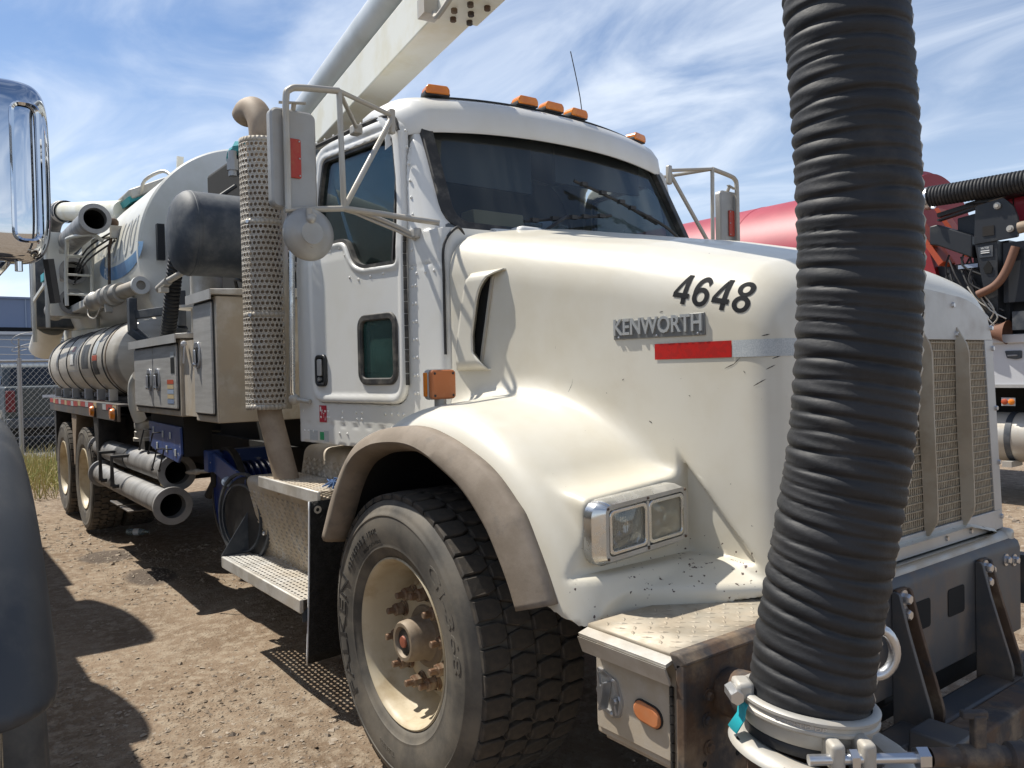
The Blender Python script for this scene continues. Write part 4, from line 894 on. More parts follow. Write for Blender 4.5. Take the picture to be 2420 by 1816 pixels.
# rear wheels
RT = MB(); RT.lathe(tyre_profile(.525, .285), (0, 0, 0), (0, 1, 0), 96)
RTO = None; rb_ = MB(); rr_ = random.Random(3)
for b, yc, ph in tread_blocks(.525, .285, 46, [(-.104, .062, 'edge-', 0), (-.034, .062, 'mid', .5), (.034, .062, 'mid', 0), (.104, .062, 'edge+', .5)]):
    for i in range(46):
        a = 2 * math.pi * (i + ph) / 46; ca, sa = math.cos(a), math.sin(a)
        rb_.add([(u * ca + r_ * sa, y + yc, -u * sa + r_ * ca) for u, y, r_ in b.v], b.f)
RW = None
for xw in (-6.53, -7.88):
    for yw in (-1.10, -.78, 1.10, .78):
        if RW is None:
            RW = rim_rear().build('wheel', 'rimcream', TR, smooth=40); w_ = RW; ro = RT.build('tyre', 'tyre', None, smooth=40); ro.parent = RW; rtb = stuff(rb_.build('tyre_tread', 'tread', None, smooth=0)); rtb.parent = RW
        else:
            w_ = RW.copy(); COL.objects.link(w_); w_.parent = TR
            for ch in (ro, rtb): c_ = ch.copy(); COL.objects.link(c_); c_.parent = w_
        w_.location = (xw, yw, .525); w_.rotation_euler = (0, rr_.uniform(0, 6), 0 if yw < 0 else math.pi)
    ax_ = MB(); ax_.cyl((xw, -.95, .525), (xw, .95, .525), .11); ax_.build('axle', 'chassis', TR)

# ---------------- chassis
for yy in (-.43, .43): c_ = MB(); c_.box(-9.2, 1.25, yy - .045, yy + .045, .72, 1.02); c_.build('frame_rail', 'chassis', TR)
c_ = MB(); c_.box(-.9, 1.1, -.40, .40, .45, 1.35); c_.build('engine', 'chassis', TR)
c_ = MB(); c_.cyl((0, -.85, .545), (0, .85, .545), .08); c_.box(-.5, .8, -.55, .55, .45, .62); c_.build('front_axle', 'chassis', TR)
c_ = MB(); c_.box(-4.7, -1.5, -.42, .42, .55, 1.25); c_.box(-2.4, -1.6, -.6, .9, .5, 1.15); c_.box(-9.0, -4.8, -1.0, 1.0, 1.05, 1.2); c_.build('gearbox', 'chassis', TR)
for x0, x1 in ((-7.10, -5.95), (-8.45, -7.25)):           # rear mud guards
    pass
mg = MB()
def guard(xc):
    pts = [(xc - .66, .70), (xc - .63, 1.0), (xc - .50, 1.14), (xc, 1.165), (xc + .50, 1.14), (xc + .63, 1.0), (xc + .66, .70)]
    mg.add([(x, y, z) for x, z in pts for y in (-1.245, -.60)], [(2 * i, 2 * i + 2, 2 * i + 3, 2 * i + 1) for i in range(len(pts) - 1)])
gd = MB(); gd.prism([(-7.28, 1.17), (-6.95, 1.17), (-7.13, .62), (-7.17, .62)], lambda a, b, h: (a, h, b), -1.235, -.62); gd.build('mud_flap', 'tanpipe', TR)
gd = MB(); gd.prism([(-8.62, 1.17), (-8.45, 1.17), (-8.52, .55), (-8.55, .55)], lambda a, b, h: (a, h, b), -1.235, -.62); gd.build('mud_flap', 'blackrub', TR)
gd = MB(); gd.prism([(-5.98, 1.17), (-5.70, 1.17), (-5.78, .72), (-5.80, .72)], lambda a, b, h: (a, h, b), -1.235, -.62); gd.build('mud_flap', 'blackrub', TR)

# ---------------- unseen far-side equipment, added to block light under the truck
fs = MB(); fs.box(-4.0, -2.0, .55, 1.24, .60, 1.80); fs.build('tool_box', 'dustyalu', TR)
fs = MB(); fs.lathe([(.002, -9.16), (.31, -9.05), (.36, -8.92), (.36, -4.92), (.002, -4.74)], (0, .885, 1.715), (1, 0, 0), 40); fs.build('water_tank', 'brushed', TR)
fs = MB(); fs.lathe([(.002, -.3), (.30, -.28), (.32, -.22), (.32, 1.0), (.002, 1.05)], (-1.9, .90, .75), (1, 0, 0), 32); fs.build('fuel_tank', 'alu', TR)
fs = MB(); fs.box(-5.6, -4.1, .75, 1.2, .45, 1.1); fs.build('battery_box', 'chassis', TR)
# ---------------- steps
def diamonds(mb, fn, u0, u1, v0, v1, pu=.036, pv=.0235, h=.0075):
    nu = int((u1 - u0) / pu); nv = int((v1 - v0) / pv)
    for i in range(nu):
        for j in range(nv):
            cu = u0 + pu * (i + .5 + (.5 if j % 2 else 0)); cv = v0 + pv * (j + .5)
            if cu > u1 - .014: continue
            a = R(40 if (i + j) % 2 else -40); l = .0155; w_ = .0055; ca, sa = math.cos(a), math.sin(a)
            pt = [(l * ca, l * sa), (-w_ * sa, w_ * ca), (-l * ca, -l * sa), (w_ * sa, -w_ * ca)]
            mb.add([fn(cu + a_, cv + b_, .0) for a_, b_ in pt] + [fn(cu, cv, h)], [(0, 1, 4), (1, 2, 4), (2, 3, 4), (3, 0, 4)])
SB = MB(); SB.prism(rpoly([(-1.10, .955), (-.86, .955), (-.86, .50), (-.985, .47)], [.05, .01, .01, .01], 6), lambda a, b, h: (h, a, b), -2.02, -.94)
SBO = SB.build('step_box', 'dustyalu', TR, smooth=40)
def rise(u, w_, h): t_ = (w_ - .47) / .435; return (u, -.985 - .105 * t_ - h, w_)
dm = MB(); diamonds(dm, rise, -2.01, -.95, .485, .90); stuff(dm.build('raised_treads', 'dustyalu', SBO, smooth=0))
lt_ = MB(); tf = lambda u, w_: (u, w_, .493)
lt_.holes(tf, 30, 8, -2.095, -.94, -1.205, -.985, .0125, .0065); LT = lt_.build('lower_tread', 'alu', SBO, smooth=0, solid=.004)
e_ = MB(); e_.box(-2.098, -.938, -1.224, -1.205, .432, .496); e_.build('tread_lip', 'alu', SBO, bevel=.005)
e_ = MB(); e_.prism([(-1.222, .44), (-1.0, .44), (-.985, .80), (-1.02, .80), (-1.222, .50)], lambda a, b, h: (h, a, b), -2.106, -2.099); e_.build('gusset', 'silencer', SBO)
e_ = MB(); e_.prism([(-1.215, .395), (-1.0, .395), (-1.0, .55), (-1.10, .55), (-1.215, .43)], lambda a, b, h: (h, a, b), -.937, -.930); e_.build('gusset', 'silencer', SBO)
e_ = MB(); e_.holes(lambda u, w_: (u, w_, .984), 20, 9, -1.72, -.925, -1.115, -.90, .0125, .0065); e_.build('upper_tread', 'dustyalu', SBO, smooth=0, solid=.004)
e_ = MB(); e_.box(-1.722, -.922, -1.130, -1.114, .925, .986); e_.build('tread_lip', 'alu', SBO, bevel=.005)
e_ = MB(); e_.prism(rpoly([(-.895, .96), (-.865, 1.135), (-.70, 1.145), (-.70, .96)], [.01, .05, .01, .01], 6), lambda a, b, h: (h, a, b), -1.70, -.80); e_.build('top_riser', 'dustyalu', SBO, smooth=40)
dm = MB(); diamonds(dm, lambda u, w_, h: (u, -.895 + .03 * (w_ - .96) / .175 - h, w_), -1.69, -.82, .985, 1.10); stuff(dm.build('raised_treads', 'dustyalu', SBO, smooth=0))
e_ = MB(); e_.ball((-1.92, -1.035, .63), .012, 5); e_.build('step_bolt', 'zinc', SBO)
mf = MB(); mf.grid(lambda u, w_: (-.925 + .010 * math.sin(3 * w_) - .035 * (1 - w_) * u, -1.168 + .34 * u - .03 * (1 - w_), .20 + .745 * w_), 8, 16); MFO = mf.build('mud_flap', 'mudflap', TR, solid=.009, smooth=60)
e_ = MB(); e_.grid(lambda u, w_: (-.928 + .010 * math.sin(3 * w_), -1.174 - .03 * (1 - w_) + .005 * u, .20 + .745 * w_), 1, 16); e_.build('flap_edge', 'offwhite', MFO, solid=.010)
e_ = MB(); e_.lathe([(.018, 0), (.018, .008), (.009, .008), (.009, 0)], (-.922, -1.135, .905), (1, 0, 0), 18); e_.build('grommet', 'castalu', MFO)
rg = MB()
for _ in range(16):
    c0 = Vector((random.uniform(-1.05, -.93), random.uniform(-1.06, -.92), .992)); rg.tube(smoothpath([c0, c0 + Vector((random.uniform(-.05, .05), random.uniform(-.05, .05), .03)), c0 + Vector((random.uniform(-.08, .08), random.uniform(-.08, .08), .005))], 3), .004, 4)
tag(rg.build('blue_string_scrap', 'bluerag', None), 'tangled scrap of blue plastic string on the upper cab step', 'string')

# ---------------- exhaust
XE, YE = -1.65, -1.082
EX = MB(); EX.cyl((XE, YE, 1.35), (XE, YE, 2.80), .082, n=32); EXO = EX.build('exhaust_stack', 'tanpipe', TR)
hs = MB(); rS = .119
hs.holes(lambda u, w_: (XE + rS * math.cos(u / rS), YE + rS * math.sin(u / rS), w_), 20, 50, R(-200) * rS, R(28) * rS, 1.350, 2.785, .0092, .0092, skip=lambda j: j in (0, 49, 17, 34))
hs.grid(lambda u, w_: (XE + rS * math.cos(R(28 + 30 * u)), YE + rS * math.sin(R(28 + 30 * u)), 1.35 + 1.435 * w_), 5, 1)
hs.build('heat_shield', 'perf', EXO, smooth=60, solid=.003)
ep = MB(); ep.tube(smoothpath([(XE, YE, 2.74), (XE, YE, 2.84), (XE - .025, YE, 2.91), (XE - .085, YE - .005, 2.975), (XE - .18, YE - .01, 2.995), (XE - .235, YE - .012, 2.975)], 6), .066, 28, cap=False); ep.build('exhaust_elbow', 'tanpipe', EXO, smooth=60, solid=.004)
ep = MB(); ep.tube(smoothpath([(XE, YE, 1.40), (XE + .01, YE, 1.32), (XE + .08, YE + .02, 1.12), (XE + .16, YE + .04, .92)], 5), .064, 28); ep.build('exhaust_lower_pipe', 'tanpipe', EXO, smooth=60)
for z in (1.85, 2.34): MB().cyl((XE + .118 * math.cos(R(-62)), YE + .118 * math.sin(R(-62)), z), (XE + .128 * math.cos(R(-62)), YE + .128 * math.sin(R(-62)), z), .011, n=6).build('shield_bolt', 'zinc', EXO)
ep = MB(); ep.box(-1.80, -1.52, -.98, -.90, 2.62, 2.90); ep.build('stack_bracket', 'silencer', EXO, bevel=.01)

# ---------------- tool boxes behind the cab
def toolbox(x0, x1, y1, z0, z1, doors, lid, latches):
    b = MB(); b.box(x0, x1, -1.25, y1, z0, z1); B = b.build('tool_box', 'dustyalu', TR, bevel=.006)
    l_ = MB(); l_.prism([(-1.285, z1 + .005), (-1.285, z1 + .035), (y1 + .02, z1 + .075), (y1 + .02, z1 + .001), ], lambda a, b_, h: (h, a, b_), x0 - .03, x1 + .02); l_.build('tool_box_lid', 'alu', B, bevel=.005)
    l_ = MB(); l_.box(x0 - .03, x1 + .02, -1.289, -1.281, z1 - .022, z1 + .034); l_.build('lid_edge', 'greyalu', B)
    for a, c_ in doors:
        d = MB(); d.prism(rrect(a, c_, z0 + .05, z1 - .03, .012), lambda u, w_, h: (u, -h, w_), 1.251, 1.266); d.build('tool_box_door', 'brushed', B, bevel=.004)
        d = MB(); d.ring(shrink(rrect(a, c_, z0 + .05, z1 - .03, .012), -.012), rrect(a - .001, c_ + .001, z0 + .049, z1 - .029, .012), lambda u, w_, h: (u, -h, w_), 1.251, 1.256); d.build('door_seal', 'blackrub', B)
    for x, z in latches:
        d = MB(); d.prism(rpoly([(x - .035, z - .075), (x + .035, z - .075), (x + .06, z - .04), (x + .06, z + .04), (x + .035, z + .075), (x - .035, z + .075), (x - .06, z + .04), (x - .06, z - .04)], .006, 2), lambda u, w_, h: (u, -h, w_), 1.266, 1.276); d.build('latch', 'zinc', B, bevel=.002)
        d = MB(); d.box(x - .03, x + .03, -1.279, -1.2765, z - .045, z + .045); d.build('latch_recess', 'darkin', B)
        d = MB(); d.box(x - .014, x + .014, -1.292, -1.2795, z - .05, z + .03); d.ball((x, -1.285, z - .055), .014, 5); d.build('latch_handle', 'zinc', B, bevel=.003)
    return B
TB1 = toolbox(-4.03, -2.74, -.72, 1.28, 1.775, ((-3.99, -3.42), (-3.40, -2.79)), 0, ((-3.50, 1.52), (-3.27, 1.52)))
tag(TB1, 'low aluminium tool box with two doors')
TB2 = toolbox(-2.42, -1.985, -.45, 1.268, 1.985, ((-2.385, -2.03),), 0, ((-2.30, 1.66),))
tag(TB2, 'tall single door aluminium tool box behind the cab')
def sdecal(name, m, a, b, z0, z1, par, y=-1.268): d = MB(); d.add([(a, y, z0), (b, y, z0), (b, y, z1), (a, y, z1)], [(0, 1, 2, 3)]); return d.build(name, m, par, smooth=0)
sdecal('label_sticker', 'numblack', -2.92, -2.83, 1.56, 1.66, TB1); sdecal('label_sticker', 'reflwhite', -2.92, -2.83, 1.664, 1.70, TB1)
for k in range(5): sdecal('label_sticker', ('orange', 'cardboard', 'bldgpale', 'cardboard', 'bldgblue')[k], -3.02, -2.86, 1.49 - .032 * k, 1.518 - .032 * k, TB1)
st_ = MB(); st_.tube(smoothpath([(-2.62, -1.256, 1.75), (-2.60, -1.262, 1.70), (-2.63, -1.262, 1.62)], 4), .006, 5); st_.ball((-2.615, -1.26, 1.74), .02, 4); tag(st_.build('rag_scrap', 'offwhite', None), 'white rag scrap tied beside the tool box doors', 'rag')
ft = MB(); ft.box(-2.74, -2.42, -1.235, -.8, 1.29, 1.76); ft.build('filler_panel', 'dustyalu', TR)

# ---------------- silencer drum and small plumbing
SI = MB(); SI.lathe([(.002, -.098), (.10, -.094), (.18, -.078), (.232, -.052), (.260, -.018), (.268, 0), (.268, .012), (.272, .016), (.272, .030), (.268, .034), (.268, 1.25)], (-2.75, -1.195, 2.452), (0, 1, 0), 56); SIO = SI.build('silencer_drum', 'silencer', TR, smooth=35)
c_ = MB(); c_.cyl((-2.82, -1.20, 2.21), (-2.90, -1.27, 2.16), .020); c_.cyl((-2.90, -1.27, 2.16), (-3.06, -1.29, 2.12), .028); c_.box(-3.0, -2.93, -1.31, -1.26, 2.09, 2.12); c_.build('drain_valve', 'castalu', SIO)
c_ = MB(); c_.cyl((-3.35, -.90, 1.80), (-3.35, -.90, 2.30), .11, n=24); c_.lathe([(.11, 0), (.21, 0), (.21, .02), (.11, .02)], (-3.35, -.90, 2.02), (0, 0, 1), 28); c_.build('vacuum_riser', 'alu', TR)
def corr(path, r_, pitch, amp, n=28, name='corrugated_hose', m='hose', par=None, samp=6, helix=0., smooth=60):
    P_ = smoothpath(path, 24); d = [0.]
    for i in range(1, len(P_)): d.append(d[-1] + (P_[i] - P_[i - 1]).length)
    L = d[-1]; K = int(L / pitch * samp); pts = []
    for i in range(K + 1):
        s_ = L * i / K; j = min(int(np.searchsorted(d, s_)), len(P_) - 1); j = max(j, 1); t_ = (s_ - d[j - 1]) / max(d[j] - d[j - 1], 1e-9); pts.append(P_[j - 1].lerp(P_[j], t_))
    mb = MB(); rs = []
    for i in range(K + 1): ph = (i / samp) % 1.; rs.append(r_ - amp + amp * math.sin(math.pi * ph) ** .55)
    mb.tube(pts, rs, n); o = mb.build(name, m, par, smooth=smooth); return o
corr([(-2.98, -1.19, 2.36), (-3.06, -1.20, 2.16), (-3.15, -1.20, 1.98), (-3.30, -1.19, 1.80)], .052, .026, .008, 20, par=TR, name='drain_hose')
hp = MB(); hp.tube(smoothpath([(-4.10, -1.21, 1.55), (-4.20, -1.22, 1.48), (-4.26, -1.21, 1.32), (-4.30, -1.17, 1.2)], 5), .050, 18); hp.build('white_hose', 'tankwhite', TR)
hp = MB(); hp.lathe([(.055, 0), (.062, .01), (.062, .05), (.055, .055), (.055, .07), (.064, .075), (.064, .12), (.075, .125), (.075, .15)], (-4.32, -1.15, 1.185), (-.06, .05, -1), 24); hp.build('hose_coupling', 'greyrail', TR)
c_ = MB(); c_.box(-4.55, -4.35, -1.13, -1.09, .95, 1.1); c_.build('pipe_saddle', 'blackpaint', TR)

# ---------------- water tank with straps
wy, wz, wr = -.885, 1.715, .362
wt = MB(); wt.lathe([(.002, -9.16), (.2, -9.12), (.31, -9.05), (wr, -8.92), (wr, -4.92), (.352, -4.86), (.335, -4.83), (.30, -4.815), (.002, -4.74)], (0, wy, wz), (1, 0, 0), 64); WT = wt.build('water_tank', 'tankalu', TR, smooth=30)
for x in (-8.75, -8.05, -7.42, -6.62, -5.93, -5.36, -5.22):
    s_ = MB(); s_.lathe([(wr + .001, -.020), (wr + .006, -.018), (wr + .006, .018), (wr + .001, .020)], (x, wy, wz), (1, 0, 0), 64, ang=(R(-25), R(205)), ref=(0, 0, 1)); s_.build('tank_strap', 'blackrub' if x != -5.22 else 'tanpipe', WT, smooth=40)
    if x != -5.22: s_ = MB(); s_.box(x - .02, x + .02, -1.20, -1.13, 1.335, 1.44); s_.cyl((x, -1.215, 1.37), (x, -1.215, 1.41), .012, n=6); s_.build('strap_buckle', 'zinc', WT)
def tdecal(name, m, x0, x1, a0, a1, par=WT):
    d = MB(); d.grid(lambda u, w_: (x0 + (x1 - x0) * u, wy - (wr + .003) * math.cos(R(a0 + (a1 - a0) * w_)), wz + (wr + .003) * math.sin(R(a0 + (a1 - a0) * w_))), 2, 8); d.build(name, m, par, smooth=60)
tdecal('white_label', 'teethwhite', -7.18, -6.95, -3, 16); tdecal('red_label', 'redlens', -7.16, -6.98, 19, 28)
tdecal('dark_label', 'silencer', -6.48, -6.10, -12, 27); tdecal('warning_label', 'blackrub', -5.86, -5.62, -22, -2); tdecal('warning_label', 'orange', -5.86, -5.62, -1, 7); tdecal('warning_label', 'reflwhite', -5.85, -5.66, 9, 30)
tdecal('seam_plate', 'offwhite', -7.36, -6.72, -14.5, -13.3); tdecal('seam_plate', 'offwhite', -6.55, -5.98, -25.5, -24.3)
tdecal('faded_patch', 'silencer', -8.0, -7.5, 44, 62); tdecal('faded_patch', 'silencer', -7.3, -6.7, 48, 66)
cr = MB(); cr.box(-9.0, -4.85, -1.12, -.65, 1.325, 1.37); cr.build('tank_cradle', 'chassis', WT)
rk = MB()
for x, y in ((-4.62, -1.14), (-4.62 + .75, -.95)): rk.box(x - .05, x + .05, y - .03, y + .03, 1.93, 2.20)
rk.bar((-4.62, -1.14, 1.93), (-4.48, -1.02, 1.80), .10, .06); rk.bar((-3.87, -.95, 1.93), (-4.0, -.98, 1.80), .10, .06); rk.bar((-4.6, -1.12, 2.06), (-3.9, -.96, 2.06), .03, .07); rk.build('hose_cradle', 'silencer', TR, bevel=.006)

# ---------------- rub rail
rl = MB(); rl.prism([(-1.25, 1.318), (-1.09, 1.318), (-1.09, 1.30), (-1.232, 1.30), (-1.232, 1.172), (-1.25, 1.172)], lambda a, b, h: (h, a, b), -8.84, -4.72); RL = rl.build('rub_rail', 'bumpersteel', TR, bevel=.003)
x = -8.80; k = 0
while x < -4.80:
    w_ = .27 if k % 2 == 0 else .17
    if x + w_ < -4.75 and not (-5.65 < x + w_ / 2 < -5.35): d = MB(); z0 = 1.262 + random.uniform(-.006, .006); d.box(x, x + w_ - .01, -1.2525, -1.2505, z0, z0 + .05); d.build('reflector_strip', 'redlens' if k % 2 == 0 else 'cardboard' if k % 4 == 1 else 'reflwhite', RL)
    x += w_ + .004; k += 1
for x in (-5.78, -4.83):
    d = MB(); d.lathe([(.05, 0), (.05, .025), (.04, .045), (.001, .05)], (x, -1.25, 1.235), (0, -1, 0), 20); d.build('side_marker_lamp', 'amber', RL)
    d = MB(); d.lathe([(.062, 0), (.062, .012), (.05, .014)], (x, -1.25, 1.235), (0, -1, 0), 20); d.build('lamp_grommet', 'blackrub', RL)
d = MB(); d.prism(rrect(-5.12, -5.02, 1.215, 1.285, .02), lambda a, b, h: (a, -h, b), 1.2505, 1.254); d.build('rail_slot', 'darkin', RL)

# ---------------- debris tank
tz, tr_ = 2.63, 1.02
dt = MB(); dt.lathe([(.002, -9.5), (.7, -9.45), (.98, -9.3), (tr_, -9.2), (tr_, -4.93), (tr_ + .008, -4.925), (tr_ + .008, -4.88), (tr_ - .008, -4.862), (tr_ - .03, -4.855), (.6, -4.80), (.002, -4.77)], (0, 0, tz), (1, 0, 0), 120); DT = dt.build('debris_tank', 'tankwhite', TR, smooth=30)
def tk(x, a, o=.003): return (x, -(tr_ + o) * math.cos(a), tz + (tr_ + o) * math.sin(a))
def on_tank(v, f, name, m, x0, x1, z0, z1, o=.004):
    import bmesh
    v = fit(v, x0, x1, z0, z1); bm = bmesh.new(); vs_ = [bm.verts.new((p[0], p[1], 0)) for p in v]
    for q in f:
        try: bm.faces.new([vs_[i] for i in q])
        except ValueError: pass
    bmesh.ops.triangulate(bm, faces=bm.faces)
    for _ in range(2):
        e = [e for e in bm.edges if abs(e.verts[0].co.y - e.verts[1].co.y) > .05]
        if not e: break
        bmesh.ops.subdivide_edges(bm, edges=e, cuts=1); bmesh.ops.triangulate(bm, faces=[q for q in bm.faces if len(q.verts) > 3])
    for p in bm.verts: p.co = tk(p.co.x, p.co.y, o)
    me = bpy.data.meshes.new(name); bm.to_mesh(me); bm.free(); return link(name, me, m, DT, smooth=60)
v, f = text('2100', bold=.012); on_tank(v, f, 'tank_number', 'faintgrey', -6.05, -5.04, .02, .385, .003)
v, f = text('2100', bold=-.016); on_tank(v, f, 'tank_number_fill', 'tankwhite', -6.03, -5.06, .03, .375, .006)
v, f = text('VACTOR', bold=.0); on_tank(v, f, 'tank_lettering', 'faintgrey', -6.9, -6.0, .165, .275, .003)
sw_ = MB(); n_ = 40; top_ = []; bot_ = []
for i in range(n_ + 1):
    t_ = i / n_; a = R(160 + 205 * t_); top_.append((-5.62 + .78 * math.cos(a) * 1.0, .06 + .075 * math.sin(a))); bot_.append((-5.66 + .98 * math.cos(a), .06 + .20 * math.sin(a)))
top_[0] = bot_[0] = (-6.42, .16); top_[-1] = bot_[-1] = (-4.98, .10)
on_v = np.array([(p[0], p[1], 0) for pr in zip(top_, bot_) for p in pr]); mn = on_v.min(0); mxx = on_v.max(0)
on_tank(on_v, [(2 * i, 2 * i + 1, 2 * i + 3, 2 * i + 2) for i in range(n_)], 'blue_swoosh', 'logoblue', mn[0], mxx[0], mn[1], mxx[1], .0045)
v, f = text('Plus', bold=.01, shear=.3); on_tank(v, f, 'swoosh_lettering', 'teethwhite', -6.40, -6.12, -.085, .02, .007)
# hatch and fittings on top
ht = MB(); ht.obox((-6.85, -.52, 3.58), (.55, .45, .10), Matrix.Rotation(R(26), 3, 'X')); HT = ht.build('top_hatch', 'castalu', DT, bevel=.02)
ht = MB(); ht.obox((-6.85, -.54, 3.52), (.5, .42, .06), Matrix.Rotation(R(26), 3, 'X')); ht.build('hatch_seal', 'teal', DT)
ht = MB(); ht.tube(smoothpath([(-6.55, -.62, 3.50), (-6.45, -.60, 3.62), (-6.3, -.46, 3.70), (-6.15, -.40, 3.62)], 4), .018, 8); ht.cyl((-7.2, -.70, 3.50), (-7.05, -.62, 3.58), .04); ht.build('hatch_handle', 'castalu', DT)
ht = MB(); ht.obox((-5.78, -.42, 3.66), (.03, .06, .16), Matrix.Rotation(R(15), 3, 'Y')); ht.build('lifting_lug', 'tankwhite', DT)
# discharge valve on the flank
vv = MB(); a0 = Vector((-4.80, -1.03, 2.33)); a1 = Vector((-6.02, -1.24, 2.26)); dd_ = (a1 - a0)
vv.tube([a0, a0 + dd_ * .33], .062, 20); vv.build('valve_pipe', 'perf', DT)
vv = MB(); vv.lathe([(.062, 0), (.085, .0), (.085, .10), (.072, .10), (.072, .16), (.10, .17), (.10, .25), (.075, .26), (.075, .33), (.095, .34), (.095, .42), (.08, .46), (.08, .60), (.092, .62), (.085, .70), (.001, .70)], a0 + dd_ * .33, dd_, 24); vv.build('discharge_valve', 'castalu', DT)
vv = MB(); vv.lathe([(.04, 0), (.078, 0), (.078, .03), (.04, .03)], a0 + Vector((.02, 0, 0)), dd_, 20); vv.build('pipe_flange', 'tankwhite', DT)
vv = MB(); vv.bar((-5.45, -1.17, 2.28), (-5.42, -1.17, 2.14), .06, .05); vv.tube(smoothpath([(-5.9, -1.26, 2.26), (-5.85, -1.27, 2.14), (-5.6, -1.25, 2.10), (-5.5, -1.22, 2.2)], 4), .006, 5); vv.build('valve_chain', 'castalu', DT)
vv = MB(); vv.cyl((-4.62, -.86, 2.12), (-4.42, -.90, 2.12), .03); vv.cyl((-4.42, -.90, 2.12), (-4.36, -.91, 2.12), .04); vv.build('small_valve', 'rust', DT); MB().cyl((-4.52, -.88, 2.12), (-4.48, -.89, 2.12), .034).build('valve_band', 'teal', DT)
# cradle under the tank, side beam, rear body
cd = MB(); cd.box(-9.3, -4.75, -.55, .55, 1.20, 1.75); cd.build('tank_subframe', 'beampaint', TR)
cd = MB(); cd.prism([(-8.9, 2.16), (-4.9, 2.02), (-4.9, 1.86), (-8.9, 1.98)], lambda a, b, h: (a, h, b), -.98, -.55); cd.build('body_beam', 'beampaint', TR, bevel=.01)
cd = MB(); cd.box(-8.1, -5.35, -1.22, -.98, 2.26, 2.34); cd.build('body_shelf', 'tankwhite', TR, bevel=.01)
cd = MB(); cd.box(-9.8, -9.2, -.95, .95, 1.95, 3.1); cd.build('rear_door', 'tankwhite', TR, bevel=.05)
cd = MB(); cd.tube([(-9.4, -1.15, 2.25), (-9.75, -1.2, 1.95)], .17, 24); cd.build('rear_chute', 'tankwhite', TR)
# black equipment between tank and cab
eq = MB(); eq.box(-4.3, -3.3, -.60, .60, 1.9, 3.22); eq.build('boom_pedestal', 'darkin', TR, bevel=.03)
eq = MB(); eq.tube(smoothpath([(-3.7, -.60, 3.20), (-3.5, -.61, 3.25), (-3.3, -.60, 3.235), (-3.15, -.56, 3.26)], 3), [.02, .035, .045, .03, .05, .04, .03, .045, .03, .02], 7); eq.build('pedestal_wrap', 'teal', TR)
eq = MB(); eq.cyl((-3.25, -.72, 2.98), (-3.25, -.72, 3.16), .03); eq.cyl((-3.25, -.72, 3.02), (-3.25, -.72, 3.10), .042, n=8); eq.build('hydraulic_fitting', 'galv', TR)
eq = MB(); eq.tube(smoothpath([(-3.2, -.72, 2.9), (-3.15, -.85, 2.80), (-3.3, -.95, 2.72)], 5), .015, 6); eq.build('hydraulic_line', 'blackrub', TR)
eq = MB(); eq.box(-4.78, -4.72, -.90, -.84, 2.55, 2.86); eq.build('gauge_bracket', 'blackpaint', TR)
eq = MB(); eq.box(-3.3, -1.6, -.5, .9, 1.25, 2.25); eq.build('pump_cabinet', 'blackpaint', TR)
eq = MB()
for i in range(6):
    p0 = Vector((random.uniform(-3.2, -2.2), -.75, random.uniform(2.0, 2.2))); eq.tube(smoothpath([p0, p0 + Vector((.2, -.08, .08)), p0 + Vector((.45, .02, -.05))], 4), .012, 6)
eq.build('cable_loops', 'blackrub', TR)

# ---------------- control panel, tubes, reel
cp = MB(); cp.prism([(-3.87, 1.21), (-3.0, 1.20), (-2.985, 1.02), (-3.08, .955), (-3.62, .99), (-3.86, 1.03)], lambda a, b, h: (a, -h, b), 1.185, 1.20); CP = cp.build('control_panel', 'bluepaint', TR, bevel=.003)
for x, z in ((-3.72, 1.15), (-3.45, 1.13), (-3.25, 1.13), (-3.62, 1.04), (-3.35, 1.03), (-3.12, 1.02)):
    k_ = MB(); k_.box(x - .018, x + .018, -1.206, -1.2005, z - .022, z + .026); k_.build('switch_plate', 'reflwhite', CP, bevel=.003)
for x, z in ((-3.80, 1.15), (-3.52, 1.14), (-3.42, 1.03), (-3.22, 1.04)):
    k_ = MB(); k_.tube([(x, -1.20, z), (x - .01, -1.25, z), (x - .05, -1.275, z - .14)], .006, 6); k_.ball((x - .05, -1.275, z - .145), .011, 5); k_.build('valve_lever', 'blackrub', CP)
cp = MB(); cp.box(-3.88, -2.98, -1.18, -1.0, 1.0, 1.27); cp.build('valve_manifold', 'chassis', TR)
ry = -.93; rx, rz = -2.64, .765
rl_ = MB()
for y in (-1.0, -.70): rl_.lathe([(.285, -.012), (.30, -.012), (.30, .012), (.285, .012), (.285, -.012)], (rx, y, rz), (0, 1, 0), 48); rl_.lathe([(.04, -.004), (.285, -.004), (.285, .004), (.04, .004)], (rx, y, rz), (0, 1, 0), 40)
rl_.lathe([(.14, -.30), (.14, 0)], (rx, -.70, rz), (0, 1, 0), 30); REEL = rl_.build('hose_reel', 'reelblue', TR)
rf_ = MB(); rf_.lathe([(.292, -.020), (.312, -.020), (.312, .020), (.292, .020), (.292, -.020)], (rx, -1.0, rz), (0, 1, 0), 48); rf_.build('reel_flange', 'blackrub', REEL)
hw_ = MB()
for k in range(3):
    for j in range(7): hw_.tube([(rx + (.16 + .022 * k) * math.cos(t_), -.97 + .04 * j, rz + (.16 + .022 * k) * math.sin(t_)) for t_ in np.linspace(0, 6.2832, 30)[:-1]], .012, 6, closed=True)
stuff(hw_.build('wound_hose', 'reelblue', REEL))
ra = MB(); ra.bar((-2.78, -1.06, .985), (-2.12, -1.06, .86), .02, .13); ra.box(-2.83, -2.74, -1.10, -.7, .91, 1.05); ra.build('reel_arm', 'bluepaint', REEL, bevel=.005)
